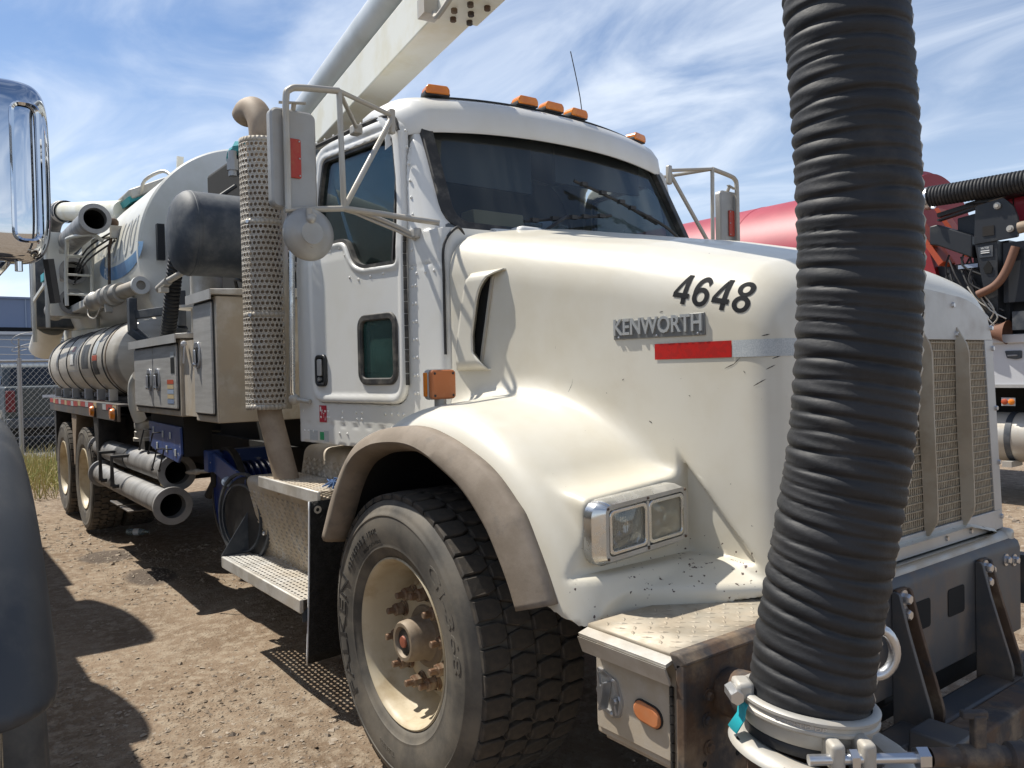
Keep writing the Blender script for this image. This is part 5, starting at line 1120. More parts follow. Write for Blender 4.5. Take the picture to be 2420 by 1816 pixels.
ra = MB(); ra.lathe([(.25, 0), (.265, 0), (.265, .02), (.25, .02), (.25, 0)], (-2.12, -1.07, .70), (.25, -1, 0), 40); ra.lathe([(.19, .02), (.20, .02), (.20, .035), (.19, .035)], (-2.12, -1.07, .70), (.25, -1, 0), 36); ra.build('reel_rim', 'silencer', REEL)
ra = MB(); ra.lathe([(.0, 0.), (.235, 0), (.235, -.10)], (-2.12, -1.07, .70), (.25, -1, 0), 40); ra.build('reel_drum', 'blackrub', REEL)
ra = MB(); ra.cyl((-2.33, -1.085, .885), (-2.30, -1.13, .90), .025); ra.ball((-2.31, -1.11, .895), .032, 5); ra.build('reel_knob', 'bldgpale', REEL)
nz = MB(); nz.lathe([(.008, 0), (.008, .05), (.016, .055), (.016, .10), (.012, .105), (.012, .15), (.02, .155), (.02, .20), (.012, .21), (.012, .38)], (-3.18, -1.12, .875), (1, .12, .10), 12); nz.build('spray_nozzle', 'castalu', REEL)
tp_ = MB(); tp_.cyl((-2.93, -1.0, .98), (-2.93, -1.0, .80), .03); tp_.cyl((-3.1, -1.0, .96), (-2.7, -1.0, .96), .028); tp_.cyl((-2.93, -1.0, .82), (-3.02, -1.02, .72), .03); tp_.build('drain_tee', 'chassis', TR)
for nm, c0, L, lab in (('upper', (-3.37, -1.13, .858), 2.85, 'upper grey suction tube clipped under the control panel'), ('lower', (-3.235, -1.20, .645), 2.55, 'lower grey suction tube hung in black brackets by the wheels')):
    tt = MB(); ro_, ri_ = .106, .085; c0 = Vector(c0)
    tt.lathe([(ri_, -L + .03), (ri_, 0), (.130, 0), (.130, -.030), (.112, -.05), (ro_ - .012, -.06), (ro_ - .012, -L + .05), (.125, -L + .04), (.125, -L), (ri_, -L), (ri_, -L + .03)], c0, (1, 0, 0), 48); T_ = tt.build('suction_tube', 'suctiontube', None, smooth=35); tag(T_, lab, 'tube', 'suction tubes on the truck side')
    k_ = MB(); k_.lathe([(ri_ - .001, -L * .9), (ri_ - .001, -.10)], c0, (1, 0, 0), 40); k_.build('tube_lining', 'tubein', T_)
sl_ = MB(); sl_.lathe([(.100, -1.75), (.100, -1.35)], (-3.37, -1.13, .858), (1, 0, 0), 40); sl_.build('saddle_band', 'blackrub', TR)
for x in (-5.05, -4.55):
    hk = MB(); hk.tube([(x, -1.02, .74), (x, -1.02, .90), (x, -1.34, .90), (x, -1.34, .66)], .018, 8); hk.tube([(x, -1.34, .66), (x, -1.06, .66)], .018, 8); hk.build('tube_hook', 'blackrub', TR)
for x in (-4.75, -4.35): hk = MB(); hk.box(x - .16, x + .16, -1.3, -1.0, .485, .50); hk.build('tube_foot', 'bumpersteel', TR, bevel=.006)

# ---------------- tube rack and ladder on the tank flank
RKx = -7.25
rp = MB(); holes_ = [(-1.20, 2.98), (-1.20, 2.68), (-1.20, 2.38)]
for i, (hy, hz_) in enumerate(holes_):
    o_ = rrect(hy - .22, hy + .22, hz_ - .15, hz_ + .15, .02, 5); n_ = len(o_); i_ = [(hy + .132 * math.cos(math.atan2(b - hz_, a - hy)), hz_ + .132 * math.sin(math.atan2(b - hz_, a - hy))) for a, b in o_]
    rp.ring(o_, i_, lambda a, b, h: (h, a, b), RKx - .01, RKx + .01)
RKO = rp.build('tube_rack', 'tankwhite', TR)
for y in (-1.44, -.96): r2 = MB(); r2.tube(smoothpath([(RKx + .05, y, 2.1), (RKx + .05, y, 3.15), (RKx - .05, y, 3.2), (RKx - 1.3, y, 3.2)], 4), .022, 8); r2.build('rack_rail', 'tankwhite', RKO)
r2 = MB(); r2.tube([(RKx - 1.3, -1.42, 3.2), (RKx - 1.3, -1.42, 2.0)], .025, 8); r2.bar((RKx - 1.3, -1.42, 2.5), (RKx - .02, -1.42, 2.62), .02, .04); r2.build('rack_rail', 'tankwhite', RKO)
for nm, c0, L, lab in (('t', (-5.76, -1.20, 3.045), 2.6, 'topmost grey suction tube in the rack on the tank flank'), ('m', (-7.05, -1.20, 2.70), 1.6, 'rusty mouthed suction tube in the middle of the rack'), ('b', (-7.15, -1.20, 2.38), 1.4, 'lowest suction tube in the rack behind the ladder')):
    tt = MB(); c0 = Vector(c0); tt.lathe([(.10, -L), (.10, 0), (.14, 0), (.14, -.03), (.118, -.06), (.118, -L), (.10, -L)], c0, (1, 0, 0), 40); T_ = tt.build('suction_tube', 'suctiontube', None, smooth=35); tag(T_, lab, 'tube', 'suction tubes on the truck side'); k_ = MB(); k_.lathe([(.099, -L * .95), (.099, -.12)], c0, (1, 0, 0), 32); k_.build('tube_lining', 'tubein', T_)
tpz = MB(); tpz.box(RKx - .35, RKx - .1, -1.45, -1.40, 2.62, 2.70); tpz.build('rack_tape', 'tealtape', RKO)
ld = MB()
for y in (-1.32, -1.08):
    ld.tube(smoothpath([(-6.75, y, 2.30), (-6.75, y, 2.60), (-6.62, y, 2.90), (-6.50, y, 2.96), (-6.0, y + .12, 2.93), (-5.9, y + .2, 2.86)], 5), .019, 8)
for z in (2.42, 2.62, 2.8): ld.tube([(-6.74 + .1 * (z > 2.7), -1.32, z), (-6.74 + .1 * (z > 2.7), -1.08, z)], .012, 8)
ld.build('access_ladder', 'tankwhite', TR)
cb_ = MB(); cb_.box(-5.98, -5.90, -1.04, -.90, 2.9, 3.02); cb_.build('junction_box', 'castalu', DT); cb_ = MB(); cb_.ball((-6.0, -1.0, 3.06), .05, 5); cb_.tube([(-5.96, -1.0, 3.05), (-5.98, -1.05, 2.8), (-5.96, -1.06, 2.45)], .015, 6); cb_.build('red_valve', 'rust', DT)
cb_ = MB()
for k in range(3): cb_.tube(smoothpath([(-5.95, -1.0, 2.98 - .05 * k), (-6.5, -1.16, 2.86 - .06 * k), (-7.1, -1.2, 2.66 - .05 * k)], 5), .009, 6)
cb_.build('tank_cables', 'blackrub', DT)
el = MB(); el.tube(smoothpath([(-10.1, -1.05, 3.05), (-10.1, -1.05, 3.50), (-9.95, -1.04, 3.70), (-9.65, -1.0, 3.77), (-9.25, -.97, 3.74)], 6), .14, 20); el.build('vacuum_elbow', 'silencer', TR)
el = MB(); el.tube([(-9.3, -.97, 3.745), (-7.0, -.70, 3.38)], .115, 24); el.build('vacuum_pipe', 'beampaint', TR)
el = MB(); el.lathe([(.146, -.05), (.146, .14)], (-9.35, -.97, 3.75), (1, .117, -.16), 24); el.build('pipe_band', 'castalu', TR)
el = MB(); el.box(-9.6, -9.0, -1.35, -.8, 2.2, 3.35); el.build('rear_cabinet', 'silencer', TR, bevel=.03)
bb_ = MB(); bb_.bar((-9.95, -1.28, 3.1), (-9.4, -1.3, 2.2), .05, .10); bb_.build('rear_brace', 'blackpaint', TR)

# ---------------- boom
bd = Vector((1, -.166, 0)).normalized(); bn = Vector((bd.y, -bd.x, 0)) * -1        # bn points to the far side
def bp(x, off, z): k_ = (x + .64); return Vector((x, -.586 - .166 * k_, 0)) + Vector((0, 0, z)) + Vector((.164, .986, 0)) * off
BM = MB(); vv_ = [bp(x, o_, z) for x in (-4.2, -.22) for o_ in (-.095, .095) for z in (3.12, 3.36)]
BM.add(vv_, [(0, 1, 3, 2), (4, 6, 7, 5), (0, 4, 5, 1), (2, 3, 7, 6), (0, 2, 6, 4), (1, 5, 7, 3)]); BMO = BM.build('boom', 'beampaint', TR, bevel=.008)
b2 = MB(); b2.add([bp(x, o_, z) for x in (-.45, -.15) for o_ in (-.108, .108) for z in (3.10, 3.385)], [(0, 1, 3, 2), (4, 6, 7, 5), (0, 4, 5, 1), (2, 3, 7, 6), (0, 2, 6, 4), (1, 5, 7, 3)]); b2.build('boom_collar', 'beampaint', BMO, bevel=.006)
b2 = MB(); b2.add([bp(x, o_, z) for x in (-.20, 1.45) for o_ in (-.08, .08) for z in (3.14, 3.34)], [(0, 1, 3, 2), (4, 6, 7, 5), (0, 4, 5, 1), (2, 3, 7, 6), (0, 2, 6, 4), (1, 5, 7, 3)]); b2.build('boom_extension', 'beampaint', BMO, bevel=.006)
for dx, o_ in ((-.10, -.03), (-.10, .05), (-.02, -.06), (-.02, .02), (.06, -.02), (.06, .06)): c0 = bp(-.31 + dx, o_, 3.10); MB().cyl(c0, c0 - Vector((0, 0, .018)), .014, n=6).build('boom_bolt', 'rust', BMO)
b2 = MB(); b2.tube([bp(-4.1, -.03, 3.505), bp(1.3, -.03, 3.505)], .10, 40); b2.build('boom_pipe', 'beampipe', BMO, smooth=60)
b2 = MB(); b2.add([bp(x, o_, z) for x in (-.47, -.39) for o_ in (-.175, -.095) for z in (3.09, 3.17)], [(0, 1, 3, 2), (4, 6, 7, 5), (0, 4, 5, 1), (2, 3, 7, 6), (0, 2, 6, 4), (1, 5, 7, 3)]); b2.tube(smoothpath([bp(-.41, -.12, 3.11), bp(-.3, -.15, 3.04), bp(-.18, -.12, 3.10)], 4), .012, 6); b2.build('boom_clip', 'castalu', BMO)
b2 = MB(); b2.tube(smoothpath([bp(1.3, -.03, 3.505), bp(1.55, -.08, 3.46), (1.70, -1.13, 3.28), (1.70, -1.15, 2.95)], 6), .115, 28); b2.build('boom_elbow', 'silencer', BMO)
# ---------------- front bumper
bu = MB(); bu.prism([(1.20, .886), (1.30, .892), (1.345, .862), (1.352, .84), (1.352, .535), (1.335, .535), (1.335, .835), (1.20, .87)], lambda a, b, h: (a, h, b), -.60, .62)
BU = bu.build('bumper', 'bumpersteel', TR, smooth=40, bevel=.004)
for y0 in (-.19, .045):
    k_ = MB(); k_.prism(rrect(y0, y0 + .115, .695, .785, .012), lambda a, b, h: (h, a, b), 1.353, 1.3545); k_.build('bumper_opening', 'darkin', BU)
def hexbolt(p, d, r_, L, par, m='zinc', washer=True):
    p = Vector(p); d = Vector(d).normalized(); b = MB()
    if washer: b.lathe([(r_ * 1.55, 0), (r_ * 1.55, .004), (r_ * .9, .004)], p, d, 20)
    b.lathe([(r_, .004), (r_, L * .8), (r_ * .8, L), (.0005, L)], p, d, 6); return b.build('bolt', m, par, smooth=30)
for y, z in ((.36, .80), (.49, .812), (.56, .80)): hexbolt((1.352, y, z), (1, 0, 0), .014, .018, BU)
for yc in (-.27, .285):                                 # tow brackets
    for j, dy in enumerate((-.035, .035)):
        k_ = MB(); k_.prism(rpoly([(1.353, .845), (1.375, .845), (1.40, .74), (1.47, .50), (1.46, .44), (1.353, .44)], [.004, .02, .03, .03, .03, .004], 3), lambda a, b, h: (a, h, b), yc + dy - .007, yc + dy + .007); k_.build('bracket_plate', 'rust' if j else 'bumpersteel', BU, bevel=.002)
    k_ = MB(); k_.box(1.352, 1.366, yc - .03, yc + .03, .46, .85); k_.build('bracket_back', 'rust', BU, bevel=.003)
    for z in (.775, .822): hexbolt((1.367, yc, z), (1, 0, .0), .016, .024, BU)
k_ = MB(); k_.box(1.37, 1.47, -.62, .70, .385, .47); k_.build('lower_cross_tube', 'bumpersteel', BU, bevel=.012)
k_ = MB(); k_.box(1.47, 1.60, -.46, -.34, .40, .52); k_.build('receiver_block', 'bumpersteel', BU, bevel=.008); hexbolt((1.601, -.40, .46), (1, 0, 0), .010, .012, BU, 'castalu')
k_ = MB(); k_.box(1.49, 1.585, -.335, .75, .40, .49); k_.build('receiver_bar', 'rust', BU, bevel=.008)
k_ = MB(); k_.tube([(1.40, .10, .39), (1.40, .80, .11)], .022, 16); k_.build('cylinder_rod', 'chrome', BU)
k_ = MB(); k_.box(1.22, 1.30, -.28, .05, .46, .60); k_.build('cylinder_body', 'chassis', BU, bevel=.02)
k_ = MB(); k_.box(1.12, 1.36, .66, .72, .62, .80); k_.lathe([(.022, 0), (.045, 0), (.045, .012), (.022, .012)], (1.30, .725, .70), (0, 1, 0), 20); k_.build('tow_eye', 'bumpersteel', BU)
# step locker on the bumper's corner
bk = MB(); bk.box(1.035, 1.325, -1.21, -.64, .58, .835); BK = bk.build('bumper_locker', 'dustyalu', TR, bevel=.006)
k_ = MB(); k_.grid(lambda u, w_: (1.022 + .320 * u, -1.225 + .60 * w_, .858 + .012 * math.sin(math.pi * u) * 0 - .10 * max(0, .14 - u) * 0), 4, 4); k_.build('locker_top', 'tanmetal', BK, solid=.012)
dm = MB(); diamonds(dm, lambda u, w_, h: (u, w_, .8645 + h), 1.035, 1.335, -1.205, -.66, .046, .030, .0022); stuff(dm.build('raised_treads', 'tanmetal', BK, smooth=0))
k_ = MB(); k_.prism([(-1.262, .838), (-1.256, .836), (-1.238, .796), (-1.244, .794)], lambda a, b, h: (h, a, b), 1.02, 1.318); k_.prism([(-1.258, .846), (-1.21, .858), (-1.21, .85), (-1.256, .838)], lambda a, b, h: (h, a, b), 1.02, 1.318); k_.build('drip_edge', 'alu', BK)
k_ = MB(); k_.prism(rrect(1.042, 1.293, .60, .80, .006), lambda a, b, h: (a, -h, b), 1.2105, 1.217); k_.build('locker_door', 'dustyalu', BK, bevel=.002)
for i in range(9): h_ = MB(); h_.cyl((1.30, -1.219, .585 + .022 * i), (1.30, -1.219, .604 + .022 * i), .0055, n=8); h_.build('locker_hinge', 'gasket', BK)
lf = lambda a, b, h: (a, -h, b)
LT_ = rpoly([(1.052, .662), (1.052, .760), (1.098, .748), (1.122, .742), (1.142, .690), (1.130, .650), (1.105, .645)], .008, 3)
k_ = MB(); k_.ring(LT_, shrink(LT_, .009), lf, 1.217, 1.225); k_.build('locker_latch', 'zinc', BK)
k_ = MB(); k_.prism(shrink(LT_, .009), lf, 1.2172, 1.2185); k_.build('latch_recess', 'castalu', BK)
k_ = MB(); k_.cyl((1.083, -1.22, .712), (1.083, -1.245, .712), .013, n=12); k_.bar((1.098, -1.235, .735), (1.088, -1.24, .665), .006, .03, (0, 1, 0)); k_.cyl((1.118, -1.222, .69), (1.118, -1.236, .69), .009, n=10); k_.bar((1.118, -1.23, .69), (1.12, -1.23, .655), .008, .008, (0, 1, 0)); k_.ball((1.108, -1.226, .656), .008, 4); k_.build('latch_handle', 'zinc', BK)
def oval(x0, x1, z0, z1, r_, tilt): return [(a, b - tilt * (a - (x0 + x1) / 2)) for a, b in rrect(x0, x1, z0, z1, r_)]
k_ = MB(); k_.prism(oval(1.182, 1.268, .668, .716, .0235, .10), lf, 1.217, 1.229); k_.build('side_reflector', 'amberdust', BK, bevel=.005)
k_ = MB(); k_.prism(oval(1.180, 1.271, .666, .719, .025, .10), lf, 1.216, 1.2215); k_.build('reflector_base', 'blackrub', BK)
k_ = MB(); k_.box(1.335, 1.362, -1.245, -.62, .30, .855); k_.prism([(1.335, .83), (1.37, .855), (1.345, .876), (1.315, .872)], lambda a, b, h: (a, h, b), -1.245, -.62); k_.build('corner_plate', 'rust', BK, bevel=.006)
for y, z in ((-1.165, .765), (-1.17, .71), (-1.165, .645)): hexbolt((1.3625, y, z), (1, 0, 0), .011, .012, BK, 'rust')
for y, z in ((-1.02, .655), (-1.18, .61), (-.96, .59), (-1.06, .60)): k_ = MB(); k_.cyl((1.3625, y, z), (1.3635, y, z), .007, n=10); k_.build('bolt_hole', 'darkin', BK)
k_ = MB(); k_.box(1.05, 1.30, -1.195, -.7, .565, .579); k_.build('locker_base', 'dustyalu', BK, bevel=.004)
# spigot the hose is docked on
sp_ = MB(); sp_.tube(smoothpath([(1.345, -1.09, .755), (1.43, -1.10, .765), (1.52, -1.13, .775), (1.60, -1.17, .775)], 5), .056, 22); sp_.build('hose_spigot', 'rust', BK, smooth=60)

# ================================================================== the black suction hose docked at the nose
VH = thing('vacuum_hose', 'thick ribbed black vacuum hose hanging from the boom at the right', 'hose', (1.68, -1.22, .80))
HP0 = [(1.668, -1.232, .80), (1.672, -1.222, .885), (1.680, -1.205, 1.0), (1.697, -1.180, 1.153), (1.722, -1.145, 1.40), (1.733, -1.128, 1.694), (1.728, -1.126, 1.95), (1.716, -1.135, 2.236), (1.70, -1.15, 2.6), (1.705, -1.145, 2.95)]
HP = [(x - .0054, y - .0072, z) for x, y, z in HP0]
def helixhose():
    P_ = smoothpath(HP, 30); d = [0.]
    for i in range(1, len(P_)): d.append(d[-1] + (P_[i] - P_[i - 1]).length)
    L = d[-1]; pitch = .0355; samp = 9; K = int(L / pitch * samp); n = 80; r0 = .1150; amp = .0068; V = []; a = None; d = np.array(d)
    pts = []
    for i in range(K + 1):
        s_ = L * i / K; j = int(np.clip(np.searchsorted(d, s_), 1, len(P_) - 1)); pts.append(P_[j - 1].lerp(P_[j], (s_ - d[j - 1]) / (d[j] - d[j - 1])))
    for i in range(K + 1):
        T = (pts[min(i + 1, K)] - pts[max(i - 1, 0)]).normalized()
        if a is None: a = T.cross(Vector((0, 1, 0))).normalized()
        a = (a - T * a.dot(T)).normalized(); b = T.cross(a)
        for k in range(n):
            t = 2 * math.pi * k / n; ph = (i / samp + k / n + .10 * math.sin(1.3 * i / samp + t) + .10 * math.sin(.37 * i / samp + 2 * t)) % 1.
            ribs = 1 - abs(2 * (ph ** .85) - 1) ** 4.5; r_ = r0 - amp + amp * ribs + .0012 * math.sin(i * .9 + 3 * t)
            V.append(pts[i] + (a * math.cos(t) + b * math.sin(t)) * r_)
    mb = MB(); mb.add(V, [(i * n + k, i * n + (k + 1) % n, (i + 1) * n + (k + 1) % n, (i + 1) * n + k) for i in range(K) for k in range(n)])
    o = mb.build('hose_wall', 'hose', VH, smooth=180)
    se = MB(); tt = R(318)               # the pale seam line running down its right side
    return o, pts
HW_, hpts = helixhose()
se = MB(); ps = []
for i, p in enumerate(hpts[::3]):
    w_ = Vector((.815, .585, 0)) * (.1135 + .0030 * math.sin(2 * math.pi * i * 3 / 9)); ps.append(p + w_ + Vector((0, 0, 0)))
se.tube(ps, .0032, 5); se.build('seam_line', 'greyrail', VH, smooth=60)
ax = Vector((.06, .10, 1)).normalized(); c0 = Vector((1.664, -1.234, .862))
cl_ = MB(); cl_.lathe([(.115, -.010), (.127, -.012), (.132, -.008), (.132, -.003), (.1285, .0), (.1285, .006), (.132, .009), (.132, .014), (.127, .018), (.116, .018)], c0, ax, 64); CLP = cl_.build('hose_clamp', 'castalu', VH, smooth=40)
cl_ = MB(); cl_.lathe([(.116, -.040), (.1185, -.035), (.121, -.022), (.121, -.012)], c0, ax, 64); cl_.build('clamp_skirt', 'castalu', VH, smooth=40)
fg = MB(); cF = c0 + Vector((.6025, .798, 0)) * .03 + Vector((.798, -.602, 0)) * .012; fg.lathe([(.10, -.10), (.115, -.072), (.150, -.064), (.172, -.076), (.175, -.086), (.14, -.10), (.10, -.13)], cF, ax, 64); FLG = fg.build('bell_flange', 'castalu', VH, smooth=45)
for i in range(8):
    a = 2 * math.pi * i / 8 + .2; a1 = ax.cross(Vector((0, 1, 0))).normalized(); b1 = ax.cross(a1); p = cF + ax * -.0735 + (a1 * math.cos(a) + b1 * math.sin(a)) * .162; k_ = MB(); k_.cyl(p, p + ax * .0015, .008, n=10); k_.build('flange_hole', 'darkin', VH)
k_ = MB(); k_.lathe([(.1, -.5), (.1, -.1)], c0, ax, 32); k_.build('flange_neck', 'rust', VH)
# clamp lugs with their bolts
rgt = Vector((.6025, .798, 0)); fwd = Vector((.798, -.602, 0))
lug = c0 + rgt * .03 + fwd * .140
for dx in (.0, .055):
    k_ = MB(); k_.obox(lug + rgt * (-.035 + dx) + Vector((0, 0, -.030)) - fwd * .006, (.026, .060, .052), Matrix((rgt, fwd, Vector((0, 0, 1)))).transposed()); k_.build('clamp_lug', 'castalu', VH, bevel=.008, seg=3)
bolt0 = lug + rgt * -.085 + Vector((0, 0, -.034)) + fwd * .012
k_ = MB(); k_.cyl(bolt0, bolt0 + rgt * .20, .0095, n=16); k_.build('clamp_bolt', 'zinc', VH)
k_ = MB(); k_.cyl(bolt0 + rgt * .072, bolt0 + rgt * .086, .0175, n=6); k_.build('clamp_nut', 'zinc', VH); k_ = MB(); k_.cyl(bolt0 + rgt * .19, bolt0 + rgt * .21, .019, n=6); k_.build('clamp_nut', 'zinc', VH)
pl = bolt0 + rgt * .215
k_ = MB(); k_.lathe([(.016, 0), (.016, .05), (.021, .055), (.021, .12), (.017, .122), (.017, .135), (.024, .14), (.024, .165), (.018, .17), (.018, .178), (.004, .18), (.004, .195), (.0005, .196)], pl, rgt, 18); k_.build('valve_barrel', 'rust', VH)
k_ = MB(); k_.obox(pl + rgt * .085 + Vector((0, 0, .045)), (.022, .02, .06), Matrix((rgt, fwd, Vector((0, 0, 1)))).transposed()); k_.obox(pl + rgt * .078 + Vector((0, 0, .075)), (.045, .016, .014), Matrix((rgt, fwd, Vector((0, 0, 1)))).transposed()); k_.build('valve_key', 'rust', VH, bevel=.003)
lb_ = c0 - rgt * .138 + Vector((0, 0, .035))
k_ = MB(); k_.obox(lb_ + rgt * .012, (.035, .05, .035), Matrix((rgt, fwd, Vector((0, 0, 1)))).transposed()); k_.build('clamp_lug', 'castalu', VH, bevel=.008); k_ = MB(); k_.cyl(lb_ + fwd * .0 - rgt * .012, lb_ + fwd * .05 - rgt * .012, .0135, n=6); k_.build('clamp_bolt', 'zinc', VH)
tp = MB(); tp.lathe([(.1305, .0), (.1345, -.010), (.1345, -.028), (.150, -.055)], c0, ax, 40, ref=-rgt + fwd * .12, ang=(R(-7), R(8))); tp.build('teal_paint_mark', 'tealtape', VH, solid=.002)
v, f = text('LOCKED DP', extrude=.1); lo = v.min(0); hi = v.max(0); t = MB(); a1 = fwd.copy(); a1 = (a1 - ax * a1.dot(ax)).normalized(); b1 = ax.cross(a1); V_ = []
for p in v:
    u = (p[0] - lo[0]) / (hi[0] - lo[0]); w_ = (p[1] - lo[1]) / (hi[1] - lo[1]); e = (p[2] - lo[2]) / (hi[2] - lo[2]); a = R(-46 + 40 * u); V_.append(c0 + ax * (-.0005 + .007 * w_) + (a1 * math.cos(a) + b1 * math.sin(a)) * (.1287 + .0014 * e))
t.add(V_, f); t.build('clamp_lettering', 'zinc', VH)
k_ = MB(); sh = Vector((1.60, -.86, .86)); k_.tube([sh + Vector((.6025, .798, 0)) * (.045 * math.cos(t_)) + Vector((0, 0, .055 * math.sin(t_))) for t_ in np.linspace(-2.4, 1.5, 16)], .013, 12); tag(k_.build('chain_hook', 'zinc', None), 'grey steel hook behind the bottom of the black hose', 'hook')

# ================================================================== the parked truck at the left edge
NB = thing('parked_truck', 'dark grey parked truck at the left edge with chrome mirror', 'truck', (.01, -3.636, 0))
def ncopy(src, m, name, par=NB):
    o = bpy.data.objects.new(name, src.data); COL.objects.link(o); o.parent = par
    o.material_slots[0].link = 'OBJECT'; o.material_slots[0].material = MATS[m]; return o
POD = False; P, Q = nets(hoodf, (-.5, -1.27, .80), (1.33, 1.27, 2.25), .0145); POD = True
nh = link('hood', npmesh('hood', P, Q), 'neighbour', None, smooth=50); nh.parent = NB; nh.location = (0, 0, .07)
ncopy(CAB, 'neighbourwhite', 'cab')
for s_ in (1, -1):
    pass
nd = MB(); nd.add([(-1.3, 1.0, 1.2), (-.45, .9, 1.2), (-.45, .9, 2.0), (-1.3, .98, 2.1)], [(0, 1, 2, 3)]); o = nd.build('door', 'neighbourwhite', None); o.parent = NB
o = W2.copy(); COL.objects.link(o); o.parent = NB; o.location = (0, -YC, .545); c_ = TYO.copy(); COL.objects.link(c_); c_.parent = o
def npart(mb, name, m, **k): o = mb.build(name, m, None, **k); o.parent = NB; return o
k_ = MB(); k_.box(-4.3, -1.7, -1.2, 1.2, .9, 1.95); npart(k_, 'tool_cabinet', 'neighbourwhite')
k_ = MB(); k_.lathe([(.01, -1.1), (.42, -1.1), (.42, 1.15), (.01, 1.15)], (-2.75, 0, 2.15), (0, 1, 0), 32); npart(k_, 'silencer_drum', 'silencer')  # unseen drum, added for a rounded lobe in the truck's ground shadow
k_ = MB(); k_.box(-9, -5.9, -1.2, 1.18, .7, 2.95); npart(k_, 'body', 'neighbourwhite')
k_ = MB(); k_.lathe([(.01, -1.1), (.55, -1.1), (.55, 1.16), (.01, 1.16)], (-5.0, 0, 3.30), (0, 1, 0), 40); npart(k_, 'shadow_drum', 'neighbourwhite')  # unseen taller drum, added to cast the larger rounded shadow lobe
k_ = MB(); k_.box(-5.9, -4.3, -1.2, 1.18, .7, 2.75); npart(k_, 'pump_housing', 'neighbour')
k_ = MB(); k_.box(1.05, 1.25, -1.1, 1.1, .45, .78); npart(k_, 'bumper', 'chromedull', bevel=.03)
k_ = MB(); k_.box(-.1, .2, 1.02, 1.10, .55, .95); npart(k_, 'tyre_guard', 'blackrub')
k_ = MB(); k_.box(.55, .62, 1.02, 1.15, .35, .93); npart(k_, 'chrome_trim', 'chromedull', bevel=.01)
k_ = MB(); k_.box(.40, .52, .98, 1.12, .35, .93); npart(k_, 'fender_brace', 'rust')
# chrome mirror: rounded shell (local to the parked truck)
ms = MB(); mc = Vector((-.63, 1.272, 2.235)); hx, hy, hz = .085, .15, .305
def super_(u, w_):
    a = 2 * math.pi * u; b = math.pi * (w_ - .5); cs = lambda t_, e: math.copysign(abs(math.cos(t_)) ** e, math.cos(t_)); sn = lambda t_, e: math.copysign(abs(math.sin(t_)) ** e, math.sin(t_))
    return mc + Vector((hx * cs(b, .40) * cs(a, .55), hy * cs(b, .40) * sn(a, .55), hz * sn(b, .40)))
ms.grid(super_, 72, 48, True); npart(ms, 'chrome_mirror', 'chromeshell', smooth=60)
mi = MB(); o_ = rrect(1.30, 1.392, 1.99, 2.46, .035); mi.add([(mc.x + hx + .004, a, b) for a, b in o_] + [(mc.x + hx + .010, a, b) for a, b in shrink(o_, .006)] + [(mc.x + hx + .004, a, b) for a, b in shrink(o_, .014)], [(k * len(o_) + i, k * len(o_) + (i + 1) % len(o_), (k + 1) * len(o_) + (i + 1) % len(o_), (k + 1) * len(o_) + i) for k in (0, 1) for i in range(len(o_))]); npart(mi, 'mirror_moulding', 'chromeshell', smooth=60)
k_ = MB(); k_.tube(smoothpath([(-.63, 1.30, 1.95), (-.62, 1.2, 1.85), (-.55, .95, 1.80)], 5), .014, 8); k_.cyl((-.60, 1.32, 1.90), (-.60, 1.32, 1.94), .012); npart(k_, 'mirror_arm', 'chrome')
k_ = MB(); k_.bar((-.62, 1.41, 1.95), (-.64, 1.43, 1.80), .02, .03); npart(k_, 'mirror_stay', 'blackrub')

# ================================================================== red vacuum truck beyond the hood
RT_ = thing('red_vacuum_truck', 'red vacuum truck with black crane turret parked beyond the hood', 'truck', (-2, 7.8, 0))
def rp_(mb, name, m, par=None, **k): return mb.build(name, m, par or RT_, **k)
Y0 = 6.5
k_ = MB(); k_.lathe([(.01, -11), (.9, -10.95), (1.13, -10.8), (1.13, -2.45), (1.17, -2.44), (1.17, -2.30), (1.10, -2.28), (.01, -2.2)], (0, 7.75, 2.76), (1, 0, 0), 80); RTK = rp_(k_, 'debris_tank', 'redpaint', smooth=35)
for x in (-4.6, -6.8): k_ = MB(); k_.lathe([(1.131, -.006), (1.135, 0), (1.131, .006)], (x, 7.75, 2.76), (1, 0, 0), 80); rp_(k_, 'tank_seam', 'redpaint', RTK)
k_ = MB(); k_.lathe([(.01, -2.15), (1.12, -2.20), (1.12, -2.22)], (0, 7.75, 2.76), (1, 0, 0), 64); rp_(k_, 'tank_front', 'redflat', RTK)
k_ = MB(); k_.prism([(-2.30, 3.40), (-2.05, 3.25), (-1.80, 2.85), (-1.62, 2.20), (-1.62, 1.5), (-2.3, 1.5)], lambda a, b, h: (a, h, b), 6.62, 6.70); rp_(k_, 'tank_flange', 'redflat', RTK)
k_ = MB(); k_.prism([(-2.02, 3.28), (-1.98, 3.30), (-1.55, 2.62), (-1.60, 2.58)], lambda a, b, h: (a, h, b), 6.45, 6.75); k_.prism([(-1.85, 3.30), (-1.80, 3.30), (-1.45, 2.70), (-1.52, 2.70)], lambda a, b, h: (a, h, b), 6.9, 7.1); rp_(k_, 'orange_stay', 'orange')
k_ = MB(); k_.prism([(-8.2, 3.68), (-7.9, 3.84), (-7.0, 3.70), (-7.0, 3.55), (-8.2, 3.5)], lambda a, b, h: (a, h, b), 7.1, 7.16); k_.prism([(-8.2, 3.55), (-7.9, 3.62), (-7.4, 3.40), (-8.2, 3.35)], lambda a, b, h: (a, h, b), 6.95, 7.0); rp_(k_, 'tank_bracket', 'redpaint', RTK)
